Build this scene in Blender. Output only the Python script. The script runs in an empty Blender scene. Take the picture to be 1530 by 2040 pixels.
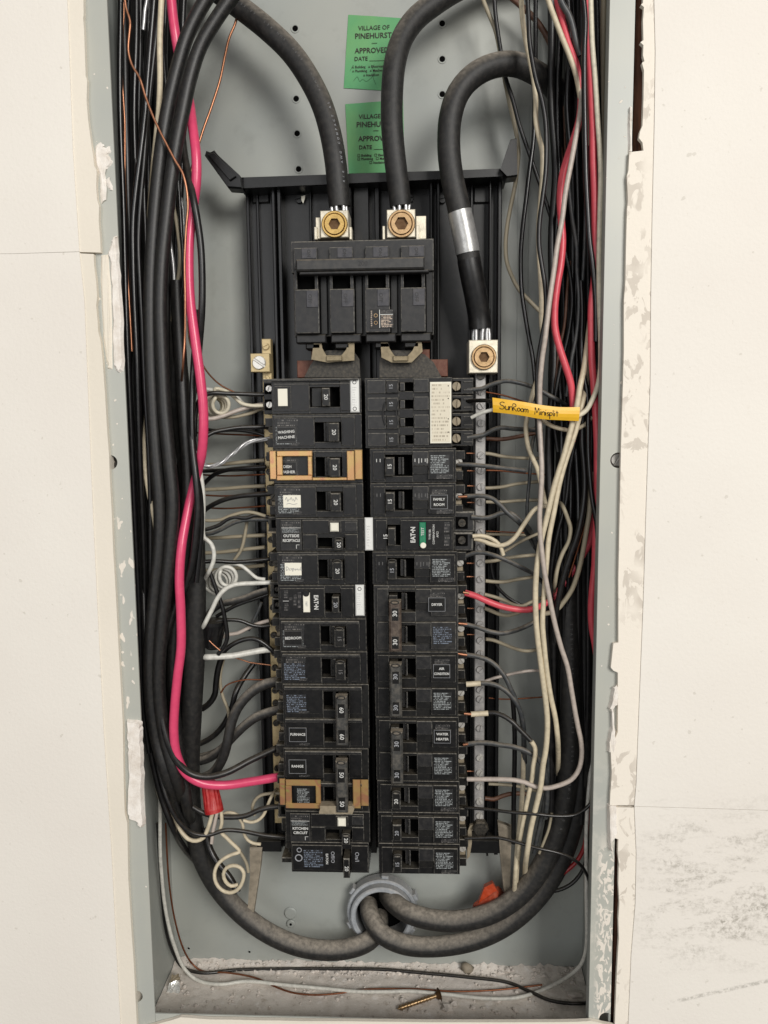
import bpy, bmesh, math, random
from mathutils import Vector, Matrix
random.seed(7)
S = bpy.context.scene
COL = S.collection
MM = 0.001
# ------------------------------------------------------------------ camera
CAM_YAW, CAM_PITCH, CAM_ROLL = 0.04569, -0.11247, 0.010506
CAM_D, CAM_F = 542.83, 1537.8
def _rz(a): return Matrix.Rotation(a, 3, 'Z')
def _rx(a): return Matrix.Rotation(a, 3, 'X')
def _ry(a): return Matrix.Rotation(a, 3, 'Y')
CR = _rz(CAM_YAW) @ _rx(CAM_PITCH) @ _ry(CAM_ROLL)
FW = CR @ Vector((0, 1, 0))
CAMP = -FW * (CAM_D / FW.y)
cd = bpy.data.cameras.new('camera'); cam = bpy.data.objects.new('camera', cd); COL.objects.link(cam)
cd.sensor_fit = 'VERTICAL'; cd.sensor_height = 36; cd.lens = 36 * CAM_F / 2040
cd.clip_start = 0.01; cd.clip_end = 50
cam.matrix_world = Matrix.Translation(CAMP * MM) @ (CR @ _rx(math.radians(90))).to_4x4()
S.camera = cam
# ------------------------------------------------------------------ room light
w = bpy.data.worlds.new("World"); S.world = w; w.use_nodes = True
w.node_tree.nodes['Background'].inputs[0].default_value = (1.0, 0.965, 0.92, 1)
w.node_tree.nodes['Background'].inputs[1].default_value = 0.2
def area(name, loc, target, size, power, color):
    l = bpy.data.lights.new(name, 'AREA'); l.shape = 'RECTANGLE'; l.size = size[0]; l.size_y = size[1]
    l.energy = power; l.color = color
    o = bpy.data.objects.new(name, l); COL.objects.link(o); o.location = loc
    o.rotation_euler = (Vector(target) - Vector(loc)).to_track_quat('-Z', 'Y').to_euler()
area('ceiling_lamp', (1.3, -2.6, 1.15), (0, 0, 0.02), (1.2, 1.2), 87, (1.0, 0.972, 0.93))
area('fill_light', (-0.8, -2.3, 0.35), (0, 0, 0), (1.3, 1.3), 15, (0.98, 0.985, 1.0))  # added soft fill from the left, not a known lamp of the room
S.view_settings.view_transform = 'Standard'; S.view_settings.look = 'None'
S.view_settings.gamma = 1; S.view_settings.exposure = 0
S.render.engine = 'CYCLES'

def P(px, py, Y):
    "point in mm at depth Y behind the wall face, seen in the photograph at px,py"
    d = CR @ Vector(((px - 765) / CAM_F, 1, -(py - 1020) / CAM_F))
    return CAMP + d * ((Y - CAMP.y) / d.y)
def PXs(Y, py=1020):
    "pixels per mm at depth Y near row py"
    return (P(1000, py, Y) - P(900, py, Y)).length / 100
# ------------------------------------------------------------------ materials
def srgb(r, g, b):
    f = lambda c: (c / 255 / 12.92) if c <= 10 else ((c / 255 + .055) / 1.055) ** 2.4
    return (f(r), f(g), f(b))
def newmat(name):
    m = bpy.data.materials.new(name); m.use_nodes = True
    nt = m.node_tree; bs = nt.nodes['Principled BSDF']
    return m, nt, bs
def N(nt, t, **k):
    n = nt.nodes.new(t)
    for a, b in k.items(): setattr(n, a, b)
    return n
def noise(nt, coord, scale, detail=4, rough=.55, dist=0):
    n = N(nt, 'ShaderNodeTexNoise'); n.inputs['Scale'].default_value = scale
    n.inputs['Detail'].default_value = detail; n.inputs['Roughness'].default_value = rough
    n.inputs['Distortion'].default_value = dist
    nt.links.new(coord, n.inputs['Vector']); return n.outputs['Fac']
def ramp(nt, val, a, b, ca=0.0, cb=1.0):
    n = N(nt, 'ShaderNodeMapRange'); n.clamp = True
    n.inputs[1].default_value = a; n.inputs[2].default_value = b
    n.inputs[3].default_value = ca; n.inputs[4].default_value = cb
    nt.links.new(val, n.inputs[0]); return n.outputs[0]
def math_(nt, op, a, b):
    n = N(nt, 'ShaderNodeMath', operation=op); n.use_clamp = (op in ('ADD', 'MULTIPLY'))
    for i, v in enumerate((a, b)):
        if isinstance(v, (int, float)): n.inputs[i].default_value = v
        else: nt.links.new(v, n.inputs[i])
    return n.outputs[0]
def mix(nt, fac, a, b):
    n = N(nt, 'ShaderNodeMix', data_type='RGBA')
    if isinstance(fac, float): n.inputs[0].default_value = fac
    else: nt.links.new(fac, n.inputs[0])
    for i, v in ((6, a), (7, b)):
        if isinstance(v, tuple): n.inputs[i].default_value = (*v, 1) if len(v) == 3 else v
        else: nt.links.new(v, n.inputs[i])
    return n.outputs[2]
def bump(nt, bs, h, strength, dist=0.001):
    b = N(nt, 'ShaderNodeBump'); b.inputs['Strength'].default_value = strength
    b.inputs['Distance'].default_value = dist
    nt.links.new(h, b.inputs['Height']); nt.links.new(b.outputs[0], bs.inputs['Normal'])
DUST = srgb(150, 138, 120)
def dusty(name, base, rough=.45, dust=0.0, up=0.0, bumpk=.15, metal=0.0, dustcol=DUST, spec=.5, scale=260, var=.25):
    "plain coloured stuff with dust that lies in specks (dust) and on its upper faces (up)"
    m, nt, bs = newmat(name)
    geo = N(nt, 'ShaderNodeNewGeometry'); pos = geo.outputs['Position']
    n1 = noise(nt, pos, scale, 5, .6); n2 = noise(nt, pos, scale * 5, 3, .7)
    sx = N(nt, 'ShaderNodeSeparateXYZ'); nt.links.new(geo.outputs['Normal'], sx.inputs[0])
    upf = ramp(nt, sx.outputs['Z'], 0.15, 0.95)
    f1 = math_(nt, 'MULTIPLY', ramp(nt, n1, .42, .72), dust)
    f2 = math_(nt, 'MULTIPLY', math_(nt, 'MULTIPLY', upf, ramp(nt, n1, .25, .65, .35, 1)), up)
    f = math_(nt, 'ADD', f1, f2)
    sp = math_(nt, 'MULTIPLY', ramp(nt, n2, .68, .78), min(1.0, dust * 1.2 + .03))
    f = math_(nt, 'ADD', f, sp)
    dark = tuple(c * (1 - var) for c in base)
    bc = mix(nt, ramp(nt, n1, .3, .7), dark, tuple(min(1, c * (1 + var * .6)) for c in base))
    nt.links.new(mix(nt, f, bc, dustcol), bs.inputs['Base Color'])
    rr = N(nt, 'ShaderNodeMapRange'); rr.inputs[3].default_value = rough; rr.inputs[4].default_value = .9
    nt.links.new(f, rr.inputs[0]); nt.links.new(rr.outputs[0], bs.inputs['Roughness'])
    bs.inputs['Metallic'].default_value = metal
    bs.inputs['Specular IOR Level'].default_value = spec
    if bumpk: bump(nt, bs, n2, bumpk, .0004)
    return m
M = {}
M['black'] = dusty('black_moulded_plastic', (.0045, .0045, .0045), .42, .04, .4, .08, spec=.35, dustcol=srgb(110, 102, 88))
M['blackdust'] = dusty('dusty_black_plastic', (.006, .006, .0055), .55, .18, .8, .3, spec=.35, dustcol=srgb(120, 112, 96))
M['face'] = dusty('breaker_face_plastic', (.0055, .0055, .006), .36, .03, .35, .06, spec=.35, dustcol=srgb(110, 104, 92))
M['greyplastic'] = dusty('worn_grey_black_plastic', (.012, .012, .013), .45, .07, .5, .12, spec=.4, dustcol=srgb(120, 114, 102))
M['dustface'] = dusty('worn_face_plastic', (.010, .010, .0105), .45, .08, .6, .12, spec=.4, dustcol=srgb(125, 118, 104))
M['pan'] = dusty('pan_plastic', (.0045, .0048, .0052), .34, .02, .35, .05, spec=.4, dustcol=srgb(110, 104, 92))
M['patch'] = dusty('slate_patch', srgb(54, 54, 60), .5, .08, .5)
M['tie_brown'] = dusty('brown_black_handle', srgb(70, 58, 50), .5, .22, .8)
M['bar_dark'] = dusty('dark_handle_bar', srgb(44, 44, 44), .5, .06, .6, .15)
M['jaw'] = dusty('dull_jaw_metal', srgb(128, 116, 92), .4, .2, .3, .1, metal=.6)
M['tie_grey'] = dusty('charcoal_handle', srgb(60, 60, 58), .5, .2, .8)
M['hole_shade'] = dusty('dark_hole_shade', (.0015, .0015, .0015), .9, 0, 0, 0, spec=.08)  # near-black colour standing in for the shade inside holes, wells and slots
M['wblack'] = dusty('black_insulation', (.0045, .0045, .005), .28, .015, .15, .03, spec=.5)
M['wblack2'] = dusty('black_insulation_satin', (.006, .006, .0066), .38, .03, .2, .05)
M['wgrey'] = dusty('dark_grey_insulation', srgb(54, 57, 59), .42, .12, .6, .08)
M['cable'] = dusty('cable_jacket', (.0085, .0085, .0088), .42, .05, .15, .25, scale=420, var=.12)
M['cabledust'] = dusty('cable_jacket_dusty', (.011, .0108, .0105), .55, .05, .95, .35, dustcol=srgb(160, 151, 138), scale=300, var=.12)
M['wwhite'] = dusty('white_insulation', srgb(214, 206, 184), .4, .12, .15, .05)
M['wcream'] = dusty('cream_insulation', srgb(204, 191, 164), .42, .15, .1, .05)
M['wtan'] = dusty('dusty_white_insulation', srgb(160, 150, 128), .5, .35, .3, .1, dustcol=srgb(110, 100, 82))
M['wbright'] = dusty('clean_white_insulation', srgb(208, 206, 197), .4, .03, .05, .03)
M['wlilac'] = dusty('greyish_white_insulation', srgb(180, 168, 158), .4, .12, .1, .05)
M['pink'] = dusty('pink_red_insulation', srgb(214, 70, 108), .3, .03, .05, .03, var=.08)
M['red'] = dusty('red_insulation', srgb(208, 76, 88), .38, .04, .08, .04, var=.12)
M['darkred'] = dusty('dark_red_insulation', srgb(150, 30, 34), .4, .06, .05)
M['copper'] = dusty('bare_copper', srgb(170, 118, 90), .38, .06, .1, .05, metal=.9)
M['oldcopper'] = dusty('tarnished_copper', srgb(130, 76, 48), .4, .1, .1, .05, metal=.7)
M['brown'] = dusty('brown_insulation', srgb(88, 54, 36), .5, .1, .1)
M['strand'] = dusty('bare_aluminium_strand', srgb(200, 200, 200), .3, .06, .05, .1, metal=.5)
M['alu'] = dusty('lug_aluminium', srgb(214, 206, 186), .38, .10, .1, .2, metal=.45)
M['bar'] = dusty('bus_bar_aluminium', srgb(158, 156, 154), .4, .18, .4, .2, metal=.35)
M['gbar'] = dusty('beige_zinc_bar', srgb(196, 176, 132), .45, .2, .2, .2, metal=.35)
M['steel'] = dusty('plated_steel', srgb(200, 197, 190), .3, .08, .1, .1, metal=.45)
M['brass'] = dusty('brass', srgb(184, 152, 92), .3, .08, .05, .1, metal=.9)
M['bronze'] = dusty('bronze_screw', srgb(176, 146, 108), .34, .1, .05, .1, metal=.85)
M['darkbrass'] = dusty('socket_bottom', srgb(84, 58, 30), .5, .1, 0, .1, metal=.6)
M['pvc'] = dusty('grey_conduit_plastic', srgb(158, 162, 166), .5, .10, .4, .1)
M['clip'] = dusty('stained_beige_clip', srgb(150, 138, 116), .5, .35, .3, .15, metal=.2)
M['darkmetal'] = dusty('dusty_bus_metal', srgb(52, 50, 46), .45, .18, .4, .1, metal=.5, scale=500)
M['rubine'] = dusty('red_connector_plastic', srgb(176, 30, 34), .35, .12, .2, .1)
M['orange'] = dusty('orange_connector_plastic', srgb(178, 64, 30), .4, .12, .3, .1)
M['ochre'] = dusty('rust_orange_plastic', srgb(96, 44, 20), .55, .2, .2, .1)
M['yellow'] = dusty('yellow_tape', srgb(230, 178, 40), .4, .03, .04, .05, var=.06)
M['ink'] = dusty('black_ink', srgb(38, 24, 20), .6, 0, 0, 0)
M['white_ink'] = dusty('white_print', srgb(200, 200, 196), .5, .08, 0, 0, var=.08)
M['grey_ink'] = dusty('grey_print', srgb(150, 152, 156), .5, .1, 0, 0)
M['dim_ink'] = dusty('dim_print', srgb(92, 92, 92), .6, .1, 0, 0)
M['green'] = dusty('green_button', srgb(20, 120, 84), .4, .05, .05, .03)
M['paperwhite'] = dusty('white_paper', srgb(232, 228, 212), .7, .08, 0, .05, var=.06)
M['foilwhite'] = dusty('white_foil_label', srgb(222, 222, 218), .4, .05, 0, .05, var=.05)
M['chunk'] = dusty('gypsum_crumb', srgb(214, 206, 198), .9, .25, .1, .4)
M['tapegrey'] = dusty('silver_tape', srgb(176, 176, 174), .34, .06, .05, .1, metal=.55)
M['beige_inside'] = dusty('dusty_beige_arm', srgb(138, 128, 112), .6, .35, .4, .2)
M['foil'] = dusty('foil', srgb(240, 240, 236), .25, 0, 0, .3, metal=.5)

for k_, a_ in (('black', .05), ('face', .06), ('dustface', .12), ('greyplastic', .12), ('blackdust', .08)):
    M['edge_' + k_] = dusty('worn_edge_' + k_, (a_, a_ * .98, a_ * .93), .6, .5, .6, .1, dustcol=srgb(140, 134, 122), var=.7, scale=500)
def mat_enclosure():
    m, nt, bs = newmat('grey_painted_steel')
    geo = N(nt, 'ShaderNodeNewGeometry'); pos = geo.outputs['Position']
    n1 = noise(nt, pos, 9, 4); n2 = noise(nt, pos, 420, 3, .7); n3 = noise(nt, pos, 60, 5, .65)
    c = mix(nt, ramp(nt, n1, .35, .65), srgb(150, 154, 150), srgb(160, 162, 155))
    c = mix(nt, ramp(nt, n3, .55, .8, 0, .3), c, srgb(120, 122, 116))
    c = mix(nt, ramp(nt, n2, .74, .8, 0, .5), c, srgb(196, 194, 186))
    nt.links.new(c, bs.inputs['Base Color']); bs.inputs['Roughness'].default_value = .42
    bump(nt, bs, n2, .06, .0004); return m
M['steelgrey'] = mat_enclosure()
def mat_flange():
    "grey paint with spatters and wiped-on plaster; more plaster low on the right and at mid height on the left"
    m, nt, bs = newmat('grey_flange_with_plaster')
    geo = N(nt, 'ShaderNodeNewGeometry'); pos = geo.outputs['Position']
    s = N(nt, 'ShaderNodeSeparateXYZ'); nt.links.new(pos, s.inputs[0])
    n2 = noise(nt, pos, 420, 3, .7); n1 = noise(nt, pos, 12, 3)
    mp = N(nt, 'ShaderNodeMapping'); mp.inputs['Scale'].default_value = (1, 1, .55); nt.links.new(pos, mp.inputs[0])
    sq = noise(nt, mp.outputs[0], 240, 2, .5, 1.2)
    spat = noise(nt, mp.outputs[0], 170, 2, .4)
    c = mix(nt, ramp(nt, n1, .35, .65), srgb(170, 172, 165), srgb(178, 178, 168))
    right = ramp(nt, s.outputs['X'], .05, .06)
    low = ramp(nt, s.outputs['Z'], -.235, -.262)
    outer = ramp(nt, s.outputs['X'], .1535, .158)
    f = math_(nt, 'MULTIPLY', math_(nt, 'MULTIPLY', right, low), math_(nt, 'MULTIPLY', ramp(nt, sq, .49, .53), outer))
    left = ramp(nt, s.outputs['X'], -.05, -.06)
    band = math_(nt, 'MULTIPLY', ramp(nt, s.outputs['Z'], .01, -.01), ramp(nt, s.outputs['Z'], -.17, -.15))
    g = math_(nt, 'MULTIPLY', math_(nt, 'MULTIPLY', left, band), ramp(nt, spat, .61, .64))
    smear = math_(nt, 'MULTIPLY', math_(nt, 'MULTIPLY', right, ramp(nt, s.outputs['Z'], -.17, -.2)), ramp(nt, noise(nt, pos, 45, 6, .75), .5, .8, 0, .6))
    dots = ramp(nt, noise(nt, pos, 230, 1, .4), .74, .76)
    f = math_(nt, 'ADD', math_(nt, 'ADD', f, g), math_(nt, 'ADD', smear, dots))
    c = mix(nt, f, c, srgb(222, 214, 202))
    nt.links.new(c, bs.inputs['Base Color'])
    nt.links.new(ramp(nt, f, 0, 1, .4, .85), bs.inputs['Roughness'])
    bump(nt, bs, f, .35, .0006); return m
M['flange'] = mat_flange()
def mat_wall(name, a, b, grime, gx=None):
    m, nt, bs = newmat(name)
    geo = N(nt, 'ShaderNodeNewGeometry'); pos = geo.outputs['Position']
    s = N(nt, 'ShaderNodeSeparateXYZ'); nt.links.new(pos, s.inputs[0])
    n0 = noise(nt, pos, 5, 3); n1 = noise(nt, pos, 38, 6, .7, .6); n2 = noise(nt, pos, 260, 3, .6); n3 = noise(nt, pos, 1100, 2)
    c = mix(nt, ramp(nt, n0, .35, .65), a, b)
    c = mix(nt, ramp(nt, n2, .6, .75, 0, .18), c, srgb(208, 200, 186))
    if grime:
        n4 = noise(nt, pos, 120, 4, .7, .4)
        lowz = math_(nt, 'MULTIPLY', ramp(nt, s.outputs['Z'], -.2, -.25), ramp(nt, s.outputs['Z'], -.35, -.31))
        xx = ramp(nt, s.outputs['X'], .175, .2)
        mq = N(nt, 'ShaderNodeMapping'); mq.inputs['Rotation'].default_value = (0, .5, 0); mq.inputs['Scale'].default_value = (.45, 1, 1.5); nt.links.new(pos, mq.inputs[0])
        n5 = noise(nt, mq.outputs[0], 55, 5, .75, .3); n6 = noise(nt, pos, 330, 3, .7)
        g = math_(nt, 'MULTIPLY', math_(nt, 'MULTIPLY', lowz, xx), math_(nt, 'MULTIPLY', ramp(nt, n5, .45, .66), ramp(nt, n6, .4, .62)))
        c = mix(nt, math_(nt, 'MULTIPLY', g, .75), c, srgb(140, 134, 122))
        # long slanting scuff low on the right
        a1 = N(nt, 'ShaderNodeVectorMath', operation='DOT_PRODUCT'); nt.links.new(pos, a1.inputs[0]); a1.inputs[1].default_value = (-.27, 0, 1)
        d1 = N(nt, 'ShaderNodeMath', operation='ABSOLUTE'); sb = N(nt, 'ShaderNodeMath', operation='ADD'); nt.links.new(a1.outputs['Value'], sb.inputs[0]); sb.inputs[1].default_value = .4245
        nt.links.new(sb.outputs[0], d1.inputs[0])
        sc_ = math_(nt, 'MULTIPLY', math_(nt, 'MULTIPLY', ramp(nt, d1.outputs[0], .0022, .0008), ramp(nt, s.outputs['X'], .205, .22)), ramp(nt, n6, .4, .6))
        c = mix(nt, math_(nt, 'MULTIPLY', sc_, .45), c, srgb(130, 126, 116))
        sp_ = math_(nt, 'MULTIPLY', ramp(nt, noise(nt, pos, 180, 2, .5), .72, .76), .35)
        c = mix(nt, sp_, c, srgb(178, 172, 158))
    nt.links.new(c, bs.inputs['Base Color']); bs.inputs['Roughness'].default_value = .75
    h = math_(nt, 'ADD', math_(nt, 'MULTIPLY', n1, .5), math_(nt, 'MULTIPLY', noise(nt, pos, 420, 3, .6), .4))
    bump(nt, bs, h, .4, .0012); return m
M['wall'] = mat_wall('painted_drywall', srgb(225, 219, 210), srgb(230, 225, 216), True)
M['band'] = mat_wall('taped_drywall_edge', srgb(222, 214, 199), srgb(229, 221, 207), False)
def mat_flaky():
    m, nt, bs = newmat('flaking_paint_edge')
    geo = N(nt, 'ShaderNodeNewGeometry'); pos = geo.outputs['Position']
    mp = N(nt, 'ShaderNodeMapping'); mp.inputs['Scale'].default_value = (1, 1, .6); nt.links.new(pos, mp.inputs[0])
    n1 = noise(nt, mp.outputs[0], 110, 3, .55, .8); n2 = noise(nt, pos, 300, 4, .7)
    f = math_(nt, 'MULTIPLY', ramp(nt, n1, .53, .56), ramp(nt, noise(nt, pos, 26, 2), .42, .55))
    c = mix(nt, f, srgb(232, 224, 211), srgb(206, 197, 184))
    nt.links.new(c, bs.inputs['Base Color']); bs.inputs['Roughness'].default_value = .8
    h = math_(nt, 'ADD', math_(nt, 'MULTIPLY', n2, .3), math_(nt, 'MULTIPLY', f, -.6))
    bump(nt, bs, n2, .3, .001); return m
M['flaky'] = mat_flaky()
def mat_wood():
    m, nt, bs = newmat('dark_brown_stud')
    geo = N(nt, 'ShaderNodeNewGeometry')
    mp = N(nt, 'ShaderNodeMapping'); mp.inputs['Scale'].default_value = (6, 6, .6); nt.links.new(geo.outputs['Position'], mp.inputs[0])
    n1 = noise(nt, mp.outputs[0], 60, 5, .6); n2 = noise(nt, geo.outputs['Position'], 30, 4)
    c = mix(nt, ramp(nt, n1, .35, .65), srgb(72, 44, 32), srgb(120, 78, 56))
    c = mix(nt, ramp(nt, n2, .55, .75), c, srgb(50, 32, 26))
    nt.links.new(c, bs.inputs['Base Color']); bs.inputs['Roughness'].default_value = .8
    bump(nt, bs, n1, .3); return m
M['wood'] = mat_wood()
def mat_plaster():
    m, nt, bs = newmat('rough_plaster')
    geo = N(nt, 'ShaderNodeNewGeometry'); pos = geo.outputs['Position']
    n1 = noise(nt, pos, 90, 6, .7); n2 = noise(nt, pos, 500, 4, .7)
    c = mix(nt, ramp(nt, n1, .4, .7), srgb(238, 232, 224), srgb(212, 202, 190))
    nt.links.new(c, bs.inputs['Base Color']); bs.inputs['Roughness'].default_value = .9
    h = math_(nt, 'ADD', math_(nt, 'MULTIPLY', n1, .6), math_(nt, 'MULTIPLY', n2, .4))
    bump(nt, bs, h, .6, .0015); return m
M['plaster'] = mat_plaster()
def mat_dustfloor():
    m, nt, bs = newmat('plaster_dust')
    geo = N(nt, 'ShaderNodeNewGeometry'); pos = geo.outputs['Position']
    n1 = noise(nt, pos, 22, 6, .7); n2 = noise(nt, pos, 150, 5, .7); n3 = noise(nt, pos, 700, 3, .7)
    c = mix(nt, ramp(nt, n1, .4, .62), srgb(212, 203, 193), srgb(228, 220, 211))
    c = mix(nt, ramp(nt, n2, .56, .7), c, srgb(236, 230, 224))
    c = mix(nt, ramp(nt, n2, .44, .30, 0, .6), c, srgb(164, 150, 134))
    c = mix(nt, ramp(nt, n3, .66, .72), c, srgb(222, 216, 210))
    nt.links.new(c, bs.inputs['Base Color']); bs.inputs['Roughness'].default_value = .85
    h = math_(nt, 'ADD', math_(nt, 'MULTIPLY', n2, .6), math_(nt, 'MULTIPLY', n3, .4))
    bump(nt, bs, h, .55, .0016); return m
M['dustfloor'] = mat_dustfloor()
def mat_green():
    m, nt, bs = newmat('green_sticker_paper')
    geo = N(nt, 'ShaderNodeNewGeometry'); pos = geo.outputs['Position']
    n1 = noise(nt, pos, 30, 3); n2 = noise(nt, pos, 200, 4)
    c = mix(nt, ramp(nt, n1, .35, .65), srgb(80, 150, 98), srgb(98, 156, 98))
    nt.links.new(c, bs.inputs['Base Color']); bs.inputs['Roughness'].default_value = .6
    bump(nt, bs, n1, .5, .002); return m
M['greenpaper'] = mat_green()
def mat_strap():
    m, nt, bs = newmat('yellow_chromate_strap')
    geo = N(nt, 'ShaderNodeNewGeometry'); pos = geo.outputs['Position']
    n1 = noise(nt, pos, 70, 3, .5, .5)
    c = mix(nt, ramp(nt, n1, .38, .5), srgb(186, 142, 98), srgb(184, 152, 98))
    c = mix(nt, ramp(nt, n1, .52, .62), c, srgb(176, 126, 94))
    c = mix(nt, ramp(nt, n1, .66, .74), c, srgb(164, 158, 90))
    nt.links.new(c, bs.inputs['Base Color']); bs.inputs['Roughness'].default_value = .3
    bs.inputs['Metallic'].default_value = .5; return m
M['strap'] = mat_strap()
def mat_print(name, ground, ink, rows, cols, thr=.42, rough=.5, seed=0.0):
    "illegible fine print: broken dashes in rows over a ground, from the piece's own UV"
    m, nt, bs = newmat(name)
    uv = N(nt, 'ShaderNodeTexCoord').outputs['UV']
    mp = N(nt, 'ShaderNodeMapping'); mp.inputs['Scale'].default_value = (cols, rows, 1)
    mp.inputs['Location'].default_value = (seed, seed * 3, 0)
    nt.links.new(uv, mp.inputs[0])
    s = N(nt, 'ShaderNodeSeparateXYZ'); nt.links.new(mp.outputs[0], s.inputs[0])
    fr = math_(nt, 'FRACT', s.outputs['Y'], 0.0)
    band = math_(nt, 'MULTIPLY', ramp(nt, fr, .18, .24), ramp(nt, fr, .74, .68))
    fl = N(nt, 'ShaderNodeMath', operation='FLOOR'); nt.links.new(s.outputs['Y'], fl.inputs[0])
    cx = N(nt, 'ShaderNodeCombineXYZ'); nt.links.new(s.outputs['X'], cx.inputs[0])
    ml = N(nt, 'ShaderNodeMath', operation='MULTIPLY'); nt.links.new(fl.outputs[0], ml.inputs[0]); ml.inputs[1].default_value = 7.31
    nt.links.new(ml.outputs[0], cx.inputs[1])
    n1 = noise(nt, cx.outputs[0], 1.0, 2, .7)
    f = math_(nt, 'MULTIPLY', band, ramp(nt, n1, thr, thr + .03))
    # ragged ends of lines
    ly = N(nt, 'ShaderNodeCombineXYZ'); nt.links.new(ml.outputs[0], ly.inputs[1]); ly.inputs[0].default_value = seed
    ends = ramp(nt, noise(nt, ly.outputs[0], 1.7, 0), .35, .65, .55, 1.1)
    us_ = N(nt, 'ShaderNodeSeparateXYZ'); nt.links.new(uv, us_.inputs[0])
    lt = N(nt, 'ShaderNodeMath', operation='LESS_THAN'); nt.links.new(us_.outputs['X'], lt.inputs[0]); nt.links.new(ends, lt.inputs[1])
    f = math_(nt, 'MULTIPLY', f, lt.outputs[0])
    nt.links.new(mix(nt, f, ground, ink), bs.inputs['Base Color'])
    bs.inputs['Roughness'].default_value = rough
    return m
M['fine'] = mat_print('fine_white_print', (.012, .012, .012), srgb(150, 155, 155), 11, 16, .47)
M['fine2'] = mat_print('fine_blue_print', (.012, .012, .014), srgb(110, 120, 134), 10, 15, .48, seed=2.7)
M['fineh'] = mat_print('fine_heading_print', (.012, .012, .012), srgb(112, 108, 104), 3, 16, .5, seed=5.1)
M['finepaper'] = mat_print('fine_print_on_cream', srgb(214, 206, 186), srgb(168, 158, 140), 16, 18, .5, .7, seed=1.3)
M['finewhite'] = mat_print('fine_print_on_white', srgb(222, 222, 218), srgb(150, 150, 150), 8, 36, .52, .5, seed=4.4)
M['mainprint'] = mat_print('main_breaker_print', (.03, .026, .024), srgb(200, 180, 160), 8, 12, .46, seed=9.2)

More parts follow.
